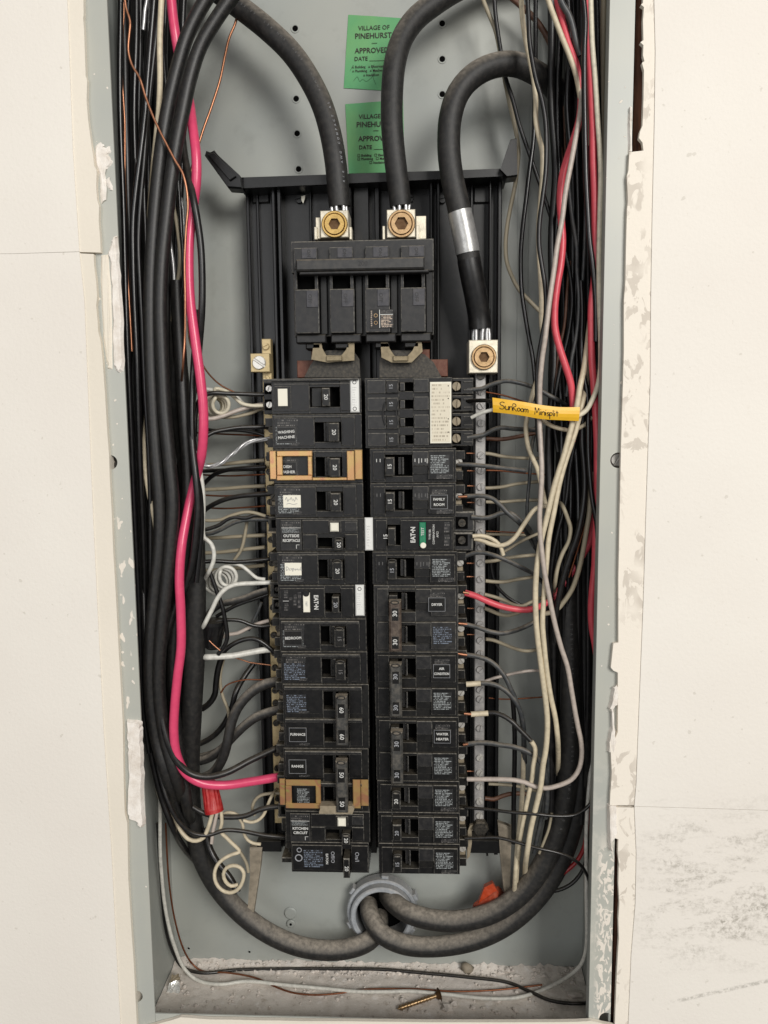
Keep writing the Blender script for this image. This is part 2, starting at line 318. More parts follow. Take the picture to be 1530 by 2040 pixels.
# ------------------------------------------------------------------ mesh helpers
class MB:
    "collects shapes in mm; build() links them as one mesh object in metres"
    def __init__(s): s.v = []; s.f = []; s.m = []; s.sm = []; s.uv = {}
    def add(s, vs, fs, mi=0, smooth=False, uvs=None):
        b = len(s.v); s.v += [tuple(x) for x in vs]
        for i, f in enumerate(fs):
            s.f.append(tuple(b + k for k in f)); s.m.append(mi); s.sm.append(smooth)
            if uvs and uvs.get(i): s.uv[len(s.f) - 1] = uvs[i]
    def box(s, x0, x1, y0, y1, z0, z1, c=.35, mi=0, R=None, em=None):
        "box; c chamfers the edges of the face turned to the room (y0)"
        if x0 > x1: x0, x1 = x1, x0
        if z0 > z1: z0, z1 = z1, z0
        c = min(c, (x1 - x0) * .3, (z1 - z0) * .3, (y1 - y0) * .5)
        vs = [(x0 + c, y0, z0 + c), (x1 - c, y0, z0 + c), (x1 - c, y0, z1 - c), (x0 + c, y0, z1 - c),
              (x0, y0 + c, z0), (x1, y0 + c, z0), (x1, y0 + c, z1), (x0, y0 + c, z1),
              (x0, y1, z0), (x1, y1, z0), (x1, y1, z1), (x0, y1, z1)]
        if R: vs = [R(Vector(v)) for v in vs]
        fs = [(0, 1, 2, 3)] + [(i, 4 + i, 4 + (i + 1) % 4, (i + 1) % 4) for i in range(4)] + \
             [(4 + i, 8 + i, 8 + (i + 1) % 4, 4 + (i + 1) % 4) for i in range(4)] + [(11, 10, 9, 8)]
        n0 = len(s.f); s.add(vs, fs, mi, uvs={0: [(0, 0), (1, 0), (1, 1), (0, 1)]})
        if em is not None and c > .05:
            for k in range(1, 5): s.m[n0 + k] = em
    def prism(s, pts, y0, y1, mi=0, smooth=False):
        "outline pts (x,z) counter-clockwise seen from the room, from y0 (front) to y1"
        n = len(pts)
        vs = [(x, y0, z) for x, z in pts] + [(x, y1, z) for x, z in pts]
        s.add(vs, [tuple(range(n)), tuple(range(2 * n - 1, n - 1, -1))], mi)
        s.add(vs, [(i, n + i, n + (i + 1) % n, (i + 1) % n) for i in range(n)], mi, smooth)
    def disc(s, c, r, y0, y1, n=20, mi=0, ch=.2, r2=None):
        "short cylinder facing the room"
        r2 = r2 or r; vs = []
        for (rr, yy) in ((r - ch, y0), (r, y0 + ch), (r2, y1)):
            for i in range(n):
                a = 2 * math.pi * i / n; vs.append((c[0] + rr * math.cos(a), yy, c[1] + rr * math.sin(a)))
        s.add(vs, [tuple(range(n))], mi)
        s.add(vs, [(k * n + i, (k + 1) * n + i, (k + 1) * n + (i + 1) % n, k * n + (i + 1) % n) for k in (0, 1) for i in range(n)], mi, False)
    def ring(s, c, ri, ro, y0, y1, n=36, mi=0, ch=.4, hexa=False):
        rings = []
        for (rr, yy, hx) in ((ri, y1, hexa), (ri, y0 + (0 if hexa else ch), hexa), (ri + (0 if hexa else ch), y0, hexa), (ro - ch, y0, 0), (ro, y0 + ch, 0), (ro, y1, 0)):
            rg = []
            for i in range(n):
                a = 2 * math.pi * i / n
                q = rr
                if hx: q = rr * math.cos(math.pi / 6) / math.cos((a % (math.pi / 3)) - math.pi / 6)
                rg.append((c[0] + q * math.cos(a), yy, c[1] + q * math.sin(a)))
            rings.append(rg)
        vs = [v for r in rings for v in r]
        fs = [(k * n + i, (k + 1) * n + i, (k + 1) * n + (i + 1) % n, k * n + (i + 1) % n) for k in range(5) for i in range(n)]
        s.add(vs, fs, mi, False)
    def tube(s, pts, r, n=10, mi=0, cap=True):
        ring = sweep(pts, r, n)
        vs = [v for rg in ring for v in rg]; m = len(ring)
        s.add(vs, [(k * n + i, k * n + (i + 1) % n, (k + 1) * n + (i + 1) % n, (k + 1) * n + i) for k in range(m - 1) for i in range(n)], mi, True)
        if cap: s.add(vs, [tuple(range(n - 1, -1, -1)), tuple((m - 1) * n + i for i in range(n))], mi)
    def build(s, name, mats, parent=None, loc=None):
        me = bpy.data.meshes.new(name)
        me.from_pydata([(a * MM, b * MM, c * MM) for a, b, c in s.v], [], s.f)
        if not isinstance(mats, (list, tuple)): mats = [mats]
        for m in mats: me.materials.append(m)
        me.polygons.foreach_set('material_index', s.m); me.polygons.foreach_set('use_smooth', s.sm)
        if s.uv:
            ul = me.uv_layers.new(name='UVMap')
            for fi, uvs in s.uv.items():
                p = me.polygons[fi]
                for k, li in enumerate(p.loop_indices): ul.data[li].uv = uvs[k]
        me.update()
        return link(name, me, parent)
def link(name, me, parent=None):
    o = bpy.data.objects.new(name, me); COL.objects.link(o)
    if parent:
        o.parent = parent
        base = parent
        off = Vector((0, 0, 0))
        while base: off += base.location; base = base.parent
        if me is not None:
            o.location = -off
    return o
def tag(o, label=None, cat=None, group=None, kind=None):
    for k, v in (('label', label), ('category', cat), ('group', group), ('kind', kind)):
        if v: o[k] = v
    return o
def thing(name, label, cat, loc, group=None):
    o = bpy.data.objects.new(name, None); COL.objects.link(o)
    o.location = Vector(loc) * MM; o.empty_display_size = .01
    return tag(o, label, cat, group)
def catmull(pts, step=2.2):
    pts = [Vector(p) for p in pts]
    if len(pts) < 3: return pts if len(pts) < 2 else [pts[0].lerp(pts[1], t / 6) for t in range(7)]
    q = [pts[0] * 2 - pts[1]] + pts + [pts[-1] * 2 - pts[-2]]
    out = []
    for i in range(1, len(q) - 2):
        p0, p1, p2, p3 = q[i - 1], q[i], q[i + 1], q[i + 2]
        n = max(2, int((p2 - p1).length / step))
        # centripetal-ish tangents
        d1 = max((p1 - p0).length, 1e-4) ** .5; d2 = max((p2 - p1).length, 1e-4) ** .5; d3 = max((p3 - p2).length, 1e-4) ** .5
        m1 = (p2 - p1) + d2 * ((p1 - p0) / d1 - (p2 - p0) / (d1 + d2))
        m2 = (p2 - p1) + d2 * ((p3 - p2) / d3 - (p3 - p1) / (d2 + d3))
        for k in range(n):
            t = k / n; t2 = t * t; t3 = t2 * t
            out.append(p1 * (2 * t3 - 3 * t2 + 1) + m1 * (t3 - 2 * t2 + t) + p2 * (-2 * t3 + 3 * t2) + m2 * (t3 - t2))
    out.append(pts[-1]); return out
def frames(pts):
    ts = []
    for i in range(len(pts)):
        a = pts[max(0, i - 1)]; b = pts[min(len(pts) - 1, i + 1)]
        t = (b - a); ts.append(t.normalized() if t.length > 1e-9 else Vector((0, 0, 1)))
    up = Vector((0, -1, 0)); u = (up - ts[0] * up.dot(ts[0]))
    if u.length < .05: u = Vector((1, 0, 0)) - ts[0] * ts[0].x
    u.normalize(); us = [u]
    for i in range(1, len(pts)):
        u = us[-1] - ts[i] * us[-1].dot(ts[i]); us.append(u.normalized())
    return ts, us
def sweep(pts, r, n):
    ts, us = frames(pts); out = []
    for i, p in enumerate(pts):
        rr = r(i / (len(pts) - 1)) if callable(r) else r
        v = ts[i].cross(us[i])
        out.append([p + us[i] * (rr * math.cos(2 * math.pi * k / n)) + v * (rr * math.sin(2 * math.pi * k / n)) for k in range(n)])
    return out
def lerpseq(seq, t):
    if len(seq) == 1: return seq[0]
    x = t * (len(seq) - 1); i = min(int(x), len(seq) - 2); return seq[i] + (seq[i + 1] - seq[i]) * (x - i)
def path(spec, Ys):
    "'x,y x,y,Y ...' in photo pixels; depths from Ys along the way unless given"
    toks = [tuple(float(a) for a in t.split(',')) for t in spec.split()]
    L = [0]
    for a, b in zip(toks, toks[1:]): L.append(L[-1] + math.hypot(b[0] - a[0], b[1] - a[1]))
    return [P(t[0], t[1], t[2] if len(t) > 2 else lerpseq(Ys, l / (L[-1] or 1))) for t, l in zip(toks, L)]
WIRES = {}
def W(name, label, mat, wpx, Ys, spec, group=None, parent=None, sides=9, wob=.28, cat=None, tip=0):
    pts = path(spec, Ys)
    Ym = sum(Ys) / len(Ys)
    r = wpx * .5 * PXs(Ym)
    c = catmull(pts, 2.4 if r < 4 else 4)
    if wob:
        ph = random.uniform(0, 9)
        for i, p in enumerate(c): p.x += wob * math.sin(i * .11 + ph); p.y += wob * math.sin(i * .083 + ph * 2)
    mb = MB(); mb.tube(c, r, sides)
    o = mb.build(name, M[mat], parent)
    if not parent: tag(o, label, cat or ('cable' if 'cable' in name else 'wire'), group)
    elif label: o['label'] = label
    return o, c, r
# ---- text
_tc = {}
def glyphs(text, size, bold=0.0, align='CENTER'):
    key = (text, size, bold, align)
    if key not in _tc:
        cu = bpy.data.curves.new('t', 'FONT'); cu.body = text; cu.size = size; cu.extrude = .04
        cu.offset = bold; cu.align_x = align; cu.align_y = 'CENTER'; cu.resolution_u = 2; cu.space_line = .95
        ob = bpy.data.objects.new('t', cu)
        me = bpy.data.meshes.new_from_object(ob)
        vs = [v.co.copy() for v in me.vertices]; fs = [tuple(p.vertices) for p in me.polygons]
        w_ = (max(v.x for v in vs) - min(v.x for v in vs)) if vs else 0
        bpy.data.objects.remove(ob); bpy.data.curves.remove(cu); bpy.data.meshes.remove(me)
        _tc[key] = (vs, fs, w_)
    return _tc[key]
def text(parent, s, x, z, y, size, mat='white_ink', rot=0, bold=0.0, name='lettering', shear=0, sx=1, align='CENTER'):
    "lettering on a face turned to the room, rot degrees anticlockwise as seen"
    vs, fs, _ = glyphs(s, size, bold, align)
    a = math.radians(rot); ca, sa = math.cos(a), math.sin(a); mb = MB(); out = []
    for v in vs:
        vx = (v.x + shear * v.y) * sx; vy = v.y
        out.append((x + vx * ca - vy * sa, y - v.z, z + vx * sa + vy * ca))
    mb.add(out, fs); return mb.build(name, M[mat], parent)
def strokes(parent, lines, x, z, y, sc, mat='ink', wd=.35, rot=0, name='handwriting', fn=None):
    a = math.radians(rot); ca, sa = math.cos(a), math.sin(a); mb = MB()
    for l in lines:
        pts = []
        for (u, v) in l:
            u *= sc; v *= sc; q = Vector((x + u * ca - v * sa, y, z + u * sa + v * ca))
            pts.append(fn(q) if fn else q)
        if len(pts) > 1: mb.tube(catmull(pts, .5) if len(pts) > 2 else pts, wd * .5, 5)
    return mb.build(name, M[mat], parent)

def pr(x0, y0, x1, y1, Y):
    "world rectangle (x0,x1,z0,z1) for a photo rectangle at depth Y"
    a = P(x0, y0, Y); b = P(x1, y1, Y); c = P(x0, y1, Y); d = P(x1, y0, Y)
    return ((a.x + c.x) / 2, (b.x + d.x) / 2, (b.z + c.z) / 2, (a.z + d.z) / 2)
def pbox(mb, x0, y0, x1, y1, Y0, Y1, c=.35, mi=0):
    X0, X1, Z0, Z1 = pr(x0, y0, x1, y1, Y0); mb.box(X0, X1, Y0, Y1, Z0, Z1, c, mi)
def xz(px, py, Y): p = P(px, py, Y); return (p.x, p.z)
def ccw(pts):
    a = sum(pts[i][0] * pts[(i + 1) % len(pts)][1] - pts[(i + 1) % len(pts)][0] * pts[i][1] for i in range(len(pts)))
    return pts if a > 0 else pts[::-1]
def outline(spec, Y, jag=0.0, n=1):
    t = [tuple(float(a) for a in s.split(',')) for s in spec.split()]
    if n > 1:
        o = []
        for i in range(len(t)):
            a, b = t[i], t[(i + 1) % len(t)]
            for k in range(n):
                f = k / n; o.append((a[0] + (b[0] - a[0]) * f + (random.uniform(-jag, jag) if k or jag else 0), a[1] + (b[1] - a[1]) * f + random.uniform(-jag, jag) * .5))
        t = o
    return ccw([xz(a, b, Y) for a, b in t])

BACK = 95.0
FX0, FX1 = -182.0, 150.8            # opening between the flanges
BX0, BX1 = -197.0, 166.0            # box sides
FLOORZ = -419.0
TOPZ = 420.0

def PF(px, py, h=0.0):
    "point where the ray through px,py meets the box floor, h above it"
    d = CR @ Vector(((px - 765) / CAM_F, 1, -(py - 1020) / CAM_F))
    return CAMP + d * ((FLOORZ + h - CAMP.z) / d.z)
# ================================================================== WALLS
def struct(o): o['kind'] = 'structure'; return o
# left drywall: field, taped edge band, both split by the horizontal crack
mb = MB()
mb.prism(outline('-400,-400 134,-400 134,0 145,300 147,330 158,501 30,505 -400,509', -4.2), -4.2, 9)
mb.prism(outline('-400,509.6 30,505.6 158,501.8 168,600 176,800 184,1000 196,1250 206,1450 222,1700 232,1900 240,2040 250,2500 -400,2500', -4.2), -4.2, 9)
struct(mb.build('wall', M['wall']))
mb = MB()
L1 = '165.5,-60 166.5,30 165.5,36 167.5,60 170.5,150 173.5,160 172.5,200 175.5,240 178.5,262 181.5,285 185.5,310 187.5,330 192.5,340 191.5,372 193.5,398 197.5,410 196.5,440 199.5,475 200.5,503'
L2 = '186.5,506 187.5,530 191.5,560 193.5,590 191.5,610 194.5,640 195.5,660 200.5,680 204.5,720 209.5,790 213.5,860 217.5,910 218.5,950 222.5,1020 225.5,1100 230.5,1180 235.5,1280 239.5,1350 244.5,1440 246.5,1560 248.5,1620 253.5,1640 255.5,1750 261.5,1850 266.5,1920 272.5,2040 277.5,2300'
mb.prism(outline('120,-60 120,501 ' + ' '.join(reversed(L1.split())), -3.5), -3.5, 9.02)
mb.prism(outline(L2 + ' 120,2300 120,503', -3.5), -3.5, 9.02)
struct(mb.build('wall', M['band']))
# right drywall
mb = MB()
mb.prism(outline('1302,-400 1302,-60 1306,100 1304,250 1300,420 1297,600 1296,760 1288,1000 1282,1200 1274,1400 1268,1560 1264,1606 1400,1610 1532,1614 2000,1628 2000,-400', -4.2), -4.2, 9)
mb.prism(outline('1264,1606.7 1400,1610.7 1532,1614.7 2000,1630 2000,2500 1240,2500 1252,2040 1258,1900 1266,1800 1268,1700', -4.2), -4.2, 9)
struct(mb.build('wall', M['wall']))
mb = MB()
RA = '1283,-60 1281,6 1277,9 1283,14 1281,40 1282,80 1276,84 1282,90 1281,110 1284,122 1279,125 1283,140 1282,200 1280,250 1275,262 1273,275 1280,284 1282,300 1254,303 1252,340 1249,350 1251,400 1249,420 1247,500 1246,560 1243,600 1243,700 1240,800 1237,900 1235,1000 1232,1150 1232,1280 1222,1282 1217,1330 1222,1336 1231,1340 1231,1420 1231,1458 1226,1470 1214,1478 1217,1500 1219,1540 1216,1580 1215,1604'
mb.prism(outline(RA + ' 1330,1604 1330,1607.5 1340,-60', -3.5), -3.5, .2)
RB = '1214,1608 1216,1650 1219,1668 1232,1672 1231,1700 1233,1720 1232,1760 1234,1800 1232,1830 1233,1870 1231,1900 1228,1960 1225,2040 1220,2300'
mb.prism(outline(RB + ' 1330,2300 1330,1610', -3.5), -3.5, .2)
struct(mb.build('wall', M['flaky']))
# framing seen in the gaps between box and drywall
mb = MB(); mb.box(-262, -203, 10, 60, -560, 470, 1); o = mb.build('timber_stud', M['wood']); struct(o)
mb = MB(); mb.box(170.5, 240, 10, 60, -560, 470, 1); o = mb.build('timber_stud', M['wood']); struct(o)
# bottom drywall below the box
mb = MB(); mb.prism(outline('360,2027 420,2031 600,2034 800,2036 1000,2037 1140,2036 1176,2034 1225,2044 1225,2500 270,2500 280,2050', -3.4, .8, 4), -3.4, -.4); struct(mb.build('wall', M['band']))
# ================================================================== ENCLOSURE
enc = thing('panel_enclosure', 'grey painted steel electrical box recessed between the drywall edges', 'electrical box', (-15, BACK, FLOORZ))
mb = MB(); mb.box(BX0, BX1, BACK, BACK + 2, FLOORZ - 1, TOPZ, 0); back = mb.build('back_panel', M['steelgrey'], enc)
mb = MB(); mb.box(BX0 - 1.5, BX0, 1.6, BACK + 2, FLOORZ - 1, TOPZ, 0); mb.build('side_wall', M['steelgrey'], enc)
mb = MB(); mb.box(BX1, BX1 + 1.5, 1.6, BACK + 2, FLOORZ - 1, TOPZ, 0); mb.build('side_wall', M['steelgrey'], enc)
mb = MB(); mb.box(BX0, BX1, 1.6, BACK, FLOORZ - 2, FLOORZ - .5, 0); mb.build('bottom_wall', M['steelgrey'], enc)
def notch(cx, cz, r, side, edge):
    t = math.acos(max(-1, -abs(edge - cx) / r)); pts = []
    for i in range(17):
        a = t * (i / 8 - 1)
        pts.append((cx - side * r * math.cos(a), cz + (1 if side > 0 else -1) * r * math.sin(a)))
    return pts
# flanges with half-round screw notches in the outer edge
cz = P(1222, 917, 0).z; cz2 = P(1205, 2030, 0).z
R_ = [(FX1, TOPZ), (FX1, FLOORZ)] + [(BX1 + 1, FLOORZ)] + notch(BX1 - 2.2, cz2, 5.2, 1, BX1 + 1) + notch(BX1 - 3.0, cz, 5.4, 1, BX1 + 1) + [(BX1 + 1, TOPZ)]
mb = MB(); mb.prism(ccw(R_), 0, 1.5); mb.build('flange', M['flange'], enc)
cz3 = P(229, 921, 0).z; cz4 = P(283, 1985, 0).z
L_ = [(FX0, TOPZ), (FX0, FLOORZ)] + [(BX0 - 1.5, FLOORZ)] + notch(BX0 + 1.2, cz4, 4.8, -1, BX0 - 1.5)[::-1] + notch(BX0 + 1.6, cz3, 5.2, -1, BX0 - 1.5)[::-1] + [(BX0 - 1.5, TOPZ)]
mb = MB(); mb.prism(ccw(L_), 0, 1.5); mb.build('flange', M['flange'], enc)
mb = MB(); mb.box(FX0, FX1, .1, 1.5, FLOORZ - 1, FLOORZ + 28, .3); mb.build('flange', M['flange'], enc)
# return lips inside the flanges
mb = MB(); mb.box(FX1 - .2, FX1 + 1, 1.6, 9, FLOORZ, TOPZ, 0); mb.build('lip', M['steelgrey'], enc)
# screws in the notches
def screwhead(parent, x, z, y, r, depth, ang, mat='steel', name='screw', dome=.25):
    "slotted head: two half-moons with a recessed slot between"
    mb = MB(); mb.disc((x, z), r, y + .35 * r, y + depth, 18, 0, .05)
    g = r * .13; a = math.radians(ang)
    for sgn in (1, -1):
        pts = []
        t0 = math.asin(g / r)
        for i in range(11):
            t = t0 + (math.pi - 2 * t0) * i / 10
            u, v = r * .98 * math.cos(t), sgn * r * .98 * math.sin(t)
            pts.append((x + u * math.cos(a) - v * math.sin(a), z + u * math.sin(a) + v * math.cos(a)))
        c0 = (sum(p[0] for p in pts) / 11, sum(p[1] for p in pts) / 11)
        inn = [(c0[0] + (p[0] - c0[0]) * .86, c0[1] + (p[1] - c0[1]) * .86) for p in pts]
        n = 11
        vs = [(p[0], y, p[1]) for p in inn] + [(p[0], y + .3 * r * dome * 2, p[1]) for p in pts] + [(p[0], y + .4 * r, p[1]) for p in pts]
        fs = [tuple(range(n))] + [(k * n + i, (k + 1) * n + i, (k + 1) * n + (i + 1) % n, k * n + (i + 1) % n) for k in (0, 1) for i in range(n)]
        mb.add(vs, fs)
    return mb.build(name, M[mat], parent)
def lone(f, name, label, cat, group=None):
    o = f(None); o.name = name; return tag(o, label, cat, group)
lone(lambda p: screwhead(p, 163.6, cz, 4, 4.6, 6, 60, 'steel', 'cover_screw'), 'cover_screw', 'dull cover screw in the half round notch of the right flange', 'screw')
lone(lambda p: screwhead(p, -195.6, cz3, 5, 4.3, 6, 20, 'darkmetal', 'cover_screw'), 'cover_screw', 'dark cover screw in the half round notch of the left flange', 'screw')
# bolt holes in the back: rims round dark discs that paint the shade inside
def hole(px, py, r=2.6):
    x, z = xz(px, py, BACK); mb = MB()
    mb.ring((x, z), r * .85, r * 1.35, BACK - .5, BACK, 24, 0, .25)
    mb.disc((x, z), r * .86, BACK - .25, BACK, 20, 1, 0)
    mb.build('bolt_hole', [M['steelgrey'], M['hole_shade']], enc)
for h in ((588, 57), (590, 197), (592, 266), (595, 337), (881, 47), (881, 118), (881, 188), (1112, 337), (1113, 92)): hole(*h)
for h in ((497, 1896), (376, 1889)): hole(*h, r=1.2)
# keyhole embossing
x, z = xz(579, 1818, BACK); x2, z2 = xz(580, 1838, BACK)
mb = MB(); mb.disc((x, z), 5.6, BACK - 2.0, BACK, 24, 0, 1.0); mb.disc((x2, z2), 3.8, BACK - 2.6, BACK, 20, 0, .8); mb.disc((x2, z2), 1.2, BACK - 2.7, BACK - 2.5, 12, 1, 0); mb.build('keyhole', [M['steelgrey'], M['hole_shade']], enc)
# embossed strip at the right
mb = MB(); a = pr(1030, 210, 1052, 930, BACK); mb.box(a[0], a[1], BACK - .5, BACK, a[2], a[3], .45)
mb.build('pressed_rib', M['steelgrey'], enc)

# plaster on the flanges and the wall edge
def blob(label, spec, y0, y1, jag=1.5, n=3, mat='plaster', name='plaster_patch'):
    pts = outline(spec, y0, jag, n); mb = MB(); k = len(pts)
    cx = sum(p[0] for p in pts) / k; czz = sum(p[1] for p in pts) / k
    # inset ring, raised
    inn = [(p[0] + (cx - p[0]) * .0 + (1.3 if p[0] < cx else -1.3), p[1] + (czz - p[1]) * .03) for p in pts]
    vs = [(p[0], y1, p[1]) for p in pts] + [(p[0], y0 + .4 + random.uniform(-.25, .25), p[1]) for p in inn]
    mb.add(vs, [(i, (i + 1) % k, k + (i + 1) % k, k + i) for i in range(k)] + [tuple(range(k, 2 * k))], 0)
    o = mb.build(name, M[mat]); return tag(o, label, 'plaster')
blob('thick white bead of plaster along the left flange at mid height', '222,478 230,468 233,470 236,520 238,560 243,640 246,700 247,728 243,740 236,742 228,738 224,725 222,700 223,640 219,600 221,570 216,520 213,505 215,490', -2.6, 0)
blob('smooth plaster skim between the crack and the white bead', '200,508 214,506 219,560 222,640 222,735 216,735 211,720 206,690 202,640 199,560', -1.4, 0, .8, mat='band')
blob('chipped plaster flakes near the top of the left flange', '187,290 196,282 205,290 212,296 219,290 220,300 214,308 222,320 219,330 208,338 208,400 198,405 196,345 190,330', -1.6, 0, 1.8)
blob('small plaster flake on the left flange', '208,358 215,352 222,366 224,378 214,374', -1.2, 0, .8)
blob('rough plaster block over the left flange near the bottom', '248,1436 262,1438 280,1440 282,1460 281,1500 284,1560 284,1600 286,1645 282,1652 268,1640 256,1636 251,1625 253,1560 252,1500 250,1470', -4.2, 0, 1.6, 4)
blob('plaster bridge over the right flange edge below the middle', '1222,1372 1231,1366 1236,1372 1235,1405 1223,1408 1216,1420 1213,1412 1218,1396', -4.0, 0, 1.2)
blob('plaster ridge along the lower right flange edge', '1213,1470 1220,1440 1222,1410 1228,1460 1231,1478 1226,1500 1212,1500', -4.0, 0, 1.5)
blob('plaster strip at the right flange above the bottom gap', '1212,1606 1220,1604 1232,1606 1233,1660 1231,1668 1222,1680 1217,1700 1214,1690 1213,1650', -4.3, 0, 1.2)
blob('torn paper sliver beside the gap at the upper right', '1255,211 1262,210 1262,236 1259,240 1260,280 1259,300 1253,303 1252,240', -2.4, 0, .8)
# ================================================================== FLOOR DUST
random.seed(11)
mb = MB(); nx, ny = 110, 34
from mathutils import noise as mn
vs = []
for j in range(ny + 1):
    for i in range(nx + 1):
        x = BX0 + .5 + (BX1 - BX0 - 1) * i / nx; y = 3 + (BACK - 3.2) * j / ny
        h = 1.2 + 1.6 * abs(mn.noise(Vector((x * .05, y * .05, 0)))) + 1.5 * max(0, mn.noise(Vector((x * .22, y * .22, 3)))) + 3.5 * max(0, (y - 82) / 12) ** 1.5 * (.5 + abs(mn.noise(Vector((x * .12, 0, 7)))) * 1.6)
        vs.append((x, y, FLOORZ + h))
mb.add(vs, [(j * (nx + 1) + i, j * (nx + 1) + i + 1, (j + 1) * (nx + 1) + i + 1, (j + 1) * (nx + 1) + i) for j in range(ny) for i in range(nx)], 0, True)
tag(mb.build('plaster_dust', M['dustfloor']), 'pale plaster dust lying over the bottom of the box', 'dust', kind='stuff')
def rock(mb, c, r, seed):
    rnd = random.Random(seed); n = 6; vs = []
    for k, (f, q) in enumerate(((-.5, .6), (0, 1), (.45, .75))):
        for i in range(n):
            a = 2 * math.pi * (i + .3 * k) / n; rr = r * q * rnd.uniform(.7, 1.15)
            vs.append((c[0] + rr * math.cos(a), c[1] + rr * math.sin(a) * .8, c[2] + f * r * 1.1 + rnd.uniform(-.1, .1) * r))
    vs.append((c[0], c[1], c[2] + r * .8)); fs = [(k * n + i, k * n + (i + 1) % n, (k + 1) * n + (i + 1) % n, (k + 1) * n + i) for k in (0, 1) for i in range(n)]
    fs += [(2 * n + i, 2 * n + (i + 1) % n, 3 * n) for i in range(n)]
    mb.add(vs, fs)
mb = MB(); rnd = random.Random(5)
for i in range(1500):
    r = .2 + 1.5 * rnd.random() ** 5
    y = rnd.uniform(20, 94) if rnd.random() < .5 else rnd.uniform(80, 94)
    rock(mb, (rnd.uniform(BX0 + 5, BX1 - 4), y, FLOORZ + 2 + r * .3 + max(0, y - 86) * .3), r, i)
for i in range(120):
    r = rnd.uniform(1.0, 2.6) * (1 if rnd.random() < .8 else 1.3); y = rnd.choice((rnd.uniform(30, 90), rnd.uniform(82, 92)))
    rock(mb, (rnd.uniform(BX0 + 8, BX1 - 8), y, FLOORZ + 2 + max(0, y - 86) * .3), r, 5000 + i)
tag(mb.build('gypsum_crumbs', M['chunk']), 'scattered fine gypsum crumbs on the dusty bottom', 'crumbs', kind='stuff')
for (px, py, r, lab) in ((777, 1937, 3.4, 'flat white gypsum lump left of centre at the back of the floor'), (795, 1939, 3.0, 'white gypsum lump beside the screw at the back edge'),
        (823, 1924, 3.2, 'round white gypsum lump against the back wall under the cables'), (892, 2012, 5.2, 'largest white gypsum lump in front of the loose screw'),
        (904, 2002, 3.6, 'gypsum lump leaning on the largest lump'), (943, 2009, 2.8, 'small gypsum lump right of the largest lump'),
        (1026, 2013, 2.6, 'small gypsum lump towards the right corner'), (1145, 1984, 5.6, 'flat pale gypsum flake in the right back corner'),
        (868, 1921, 2.6, 'gypsum crumb on the back ledge under the lower cable'), (770, 1926, 2.2, 'tiny gypsum lump on the back ledge')):
    mb = MB(); p = PF(px, py, 2); rock(mb, (0, 0, 0), r, px); o = mb.build('gypsum_lump', M['chunk']); o.location = (p + Vector((0, 0, r * .25))) * MM
    if 'flat' in lab: o.scale = (1.5, 1, .5)
    tag(o, lab, 'rubble', 'gypsum lumps on the box floor')
mb = MB(); rock(mb, (0, 0, 0), 6.5, 3); mb.sm = [True] * len(mb.f); o = mb.build('dust_clod', M['beige_inside']); p = P(930, 1925, 88); o.location = (p + Vector((0, 0, -2))) * MM; tag(o, 'brown clod of dust against the back wall below the cables', 'dirt')
# loose screw
sc = thing('loose_screw', 'loose brass coloured screw lying on the dusty box floor', 'screw', PF(860, 1990, 4))
a = PF(792, 2010, 4); b = PF(868, 1984, 5)
mb = MB(); mb.tube([a, a.lerp(b, .08), b], lambda t: .5 + 1.2 * min(1, t * 12), 10); mb.build('shank', M['bronze'], sc)
mb = MB(); ax = (b - a).normalized(); e1 = ax.orthogonal().normalized(); e2 = ax.cross(e1); hp = []
Ls = (b - a).length
for i in range(150):
    t = i / 149; hp.append(a + ax * (Ls * (.05 + .8 * t)) + (e1 * math.cos(t * 60) + e2 * math.sin(t * 60)) * 1.75)
mb.tube(hp, .45, 5); mb.build('thread', M['bronze'], sc)
mb = MB(); mb.tube([b, b + ax * 1.2, b + ax * 3.2, b + ax * 3.3], lambda t: 1.8 + 3.6 * t, 14); mb.build('screw_head', M['darkbrass'], sc)
# foil scrap
rnd = random.Random(21)
def scrap(c, w_, h_, tilt):
    vs = []
    for a in range(5):
        for b in range(5):
            u, v = a / 4 - .5, b / 4 - .5
            vs.append((c.x + w_ * u * (1 - .35 * v) + rnd.uniform(-.5, .5), c.y + tilt * v * h_ + rnd.uniform(-1.3, 1.3), c.z + h_ * (v + .25 * u) * .8 + rnd.uniform(-.8, .8)))
    return vs, [(a * 5 + b, (a + 1) * 5 + b, (a + 1) * 5 + b + 1, a * 5 + b + 1) for a in range(4) for b in range(4)]
mb = MB(); mb.add(*scrap(PF(346, 1968, 5), 10, 9, .6), 0); mb.add(*scrap(PF(348, 1952, 8) + Vector((0, 1, 1)), 8, 6, .5), 1)
o = mb.build('foil_scrap', [M['foil'], M['clip']]); tag(o, 'torn white and yellowish foil scrap in the left bottom corner', 'scrap')
sol = o.modifiers.new('s', 'SOLIDIFY'); sol.thickness = .0003
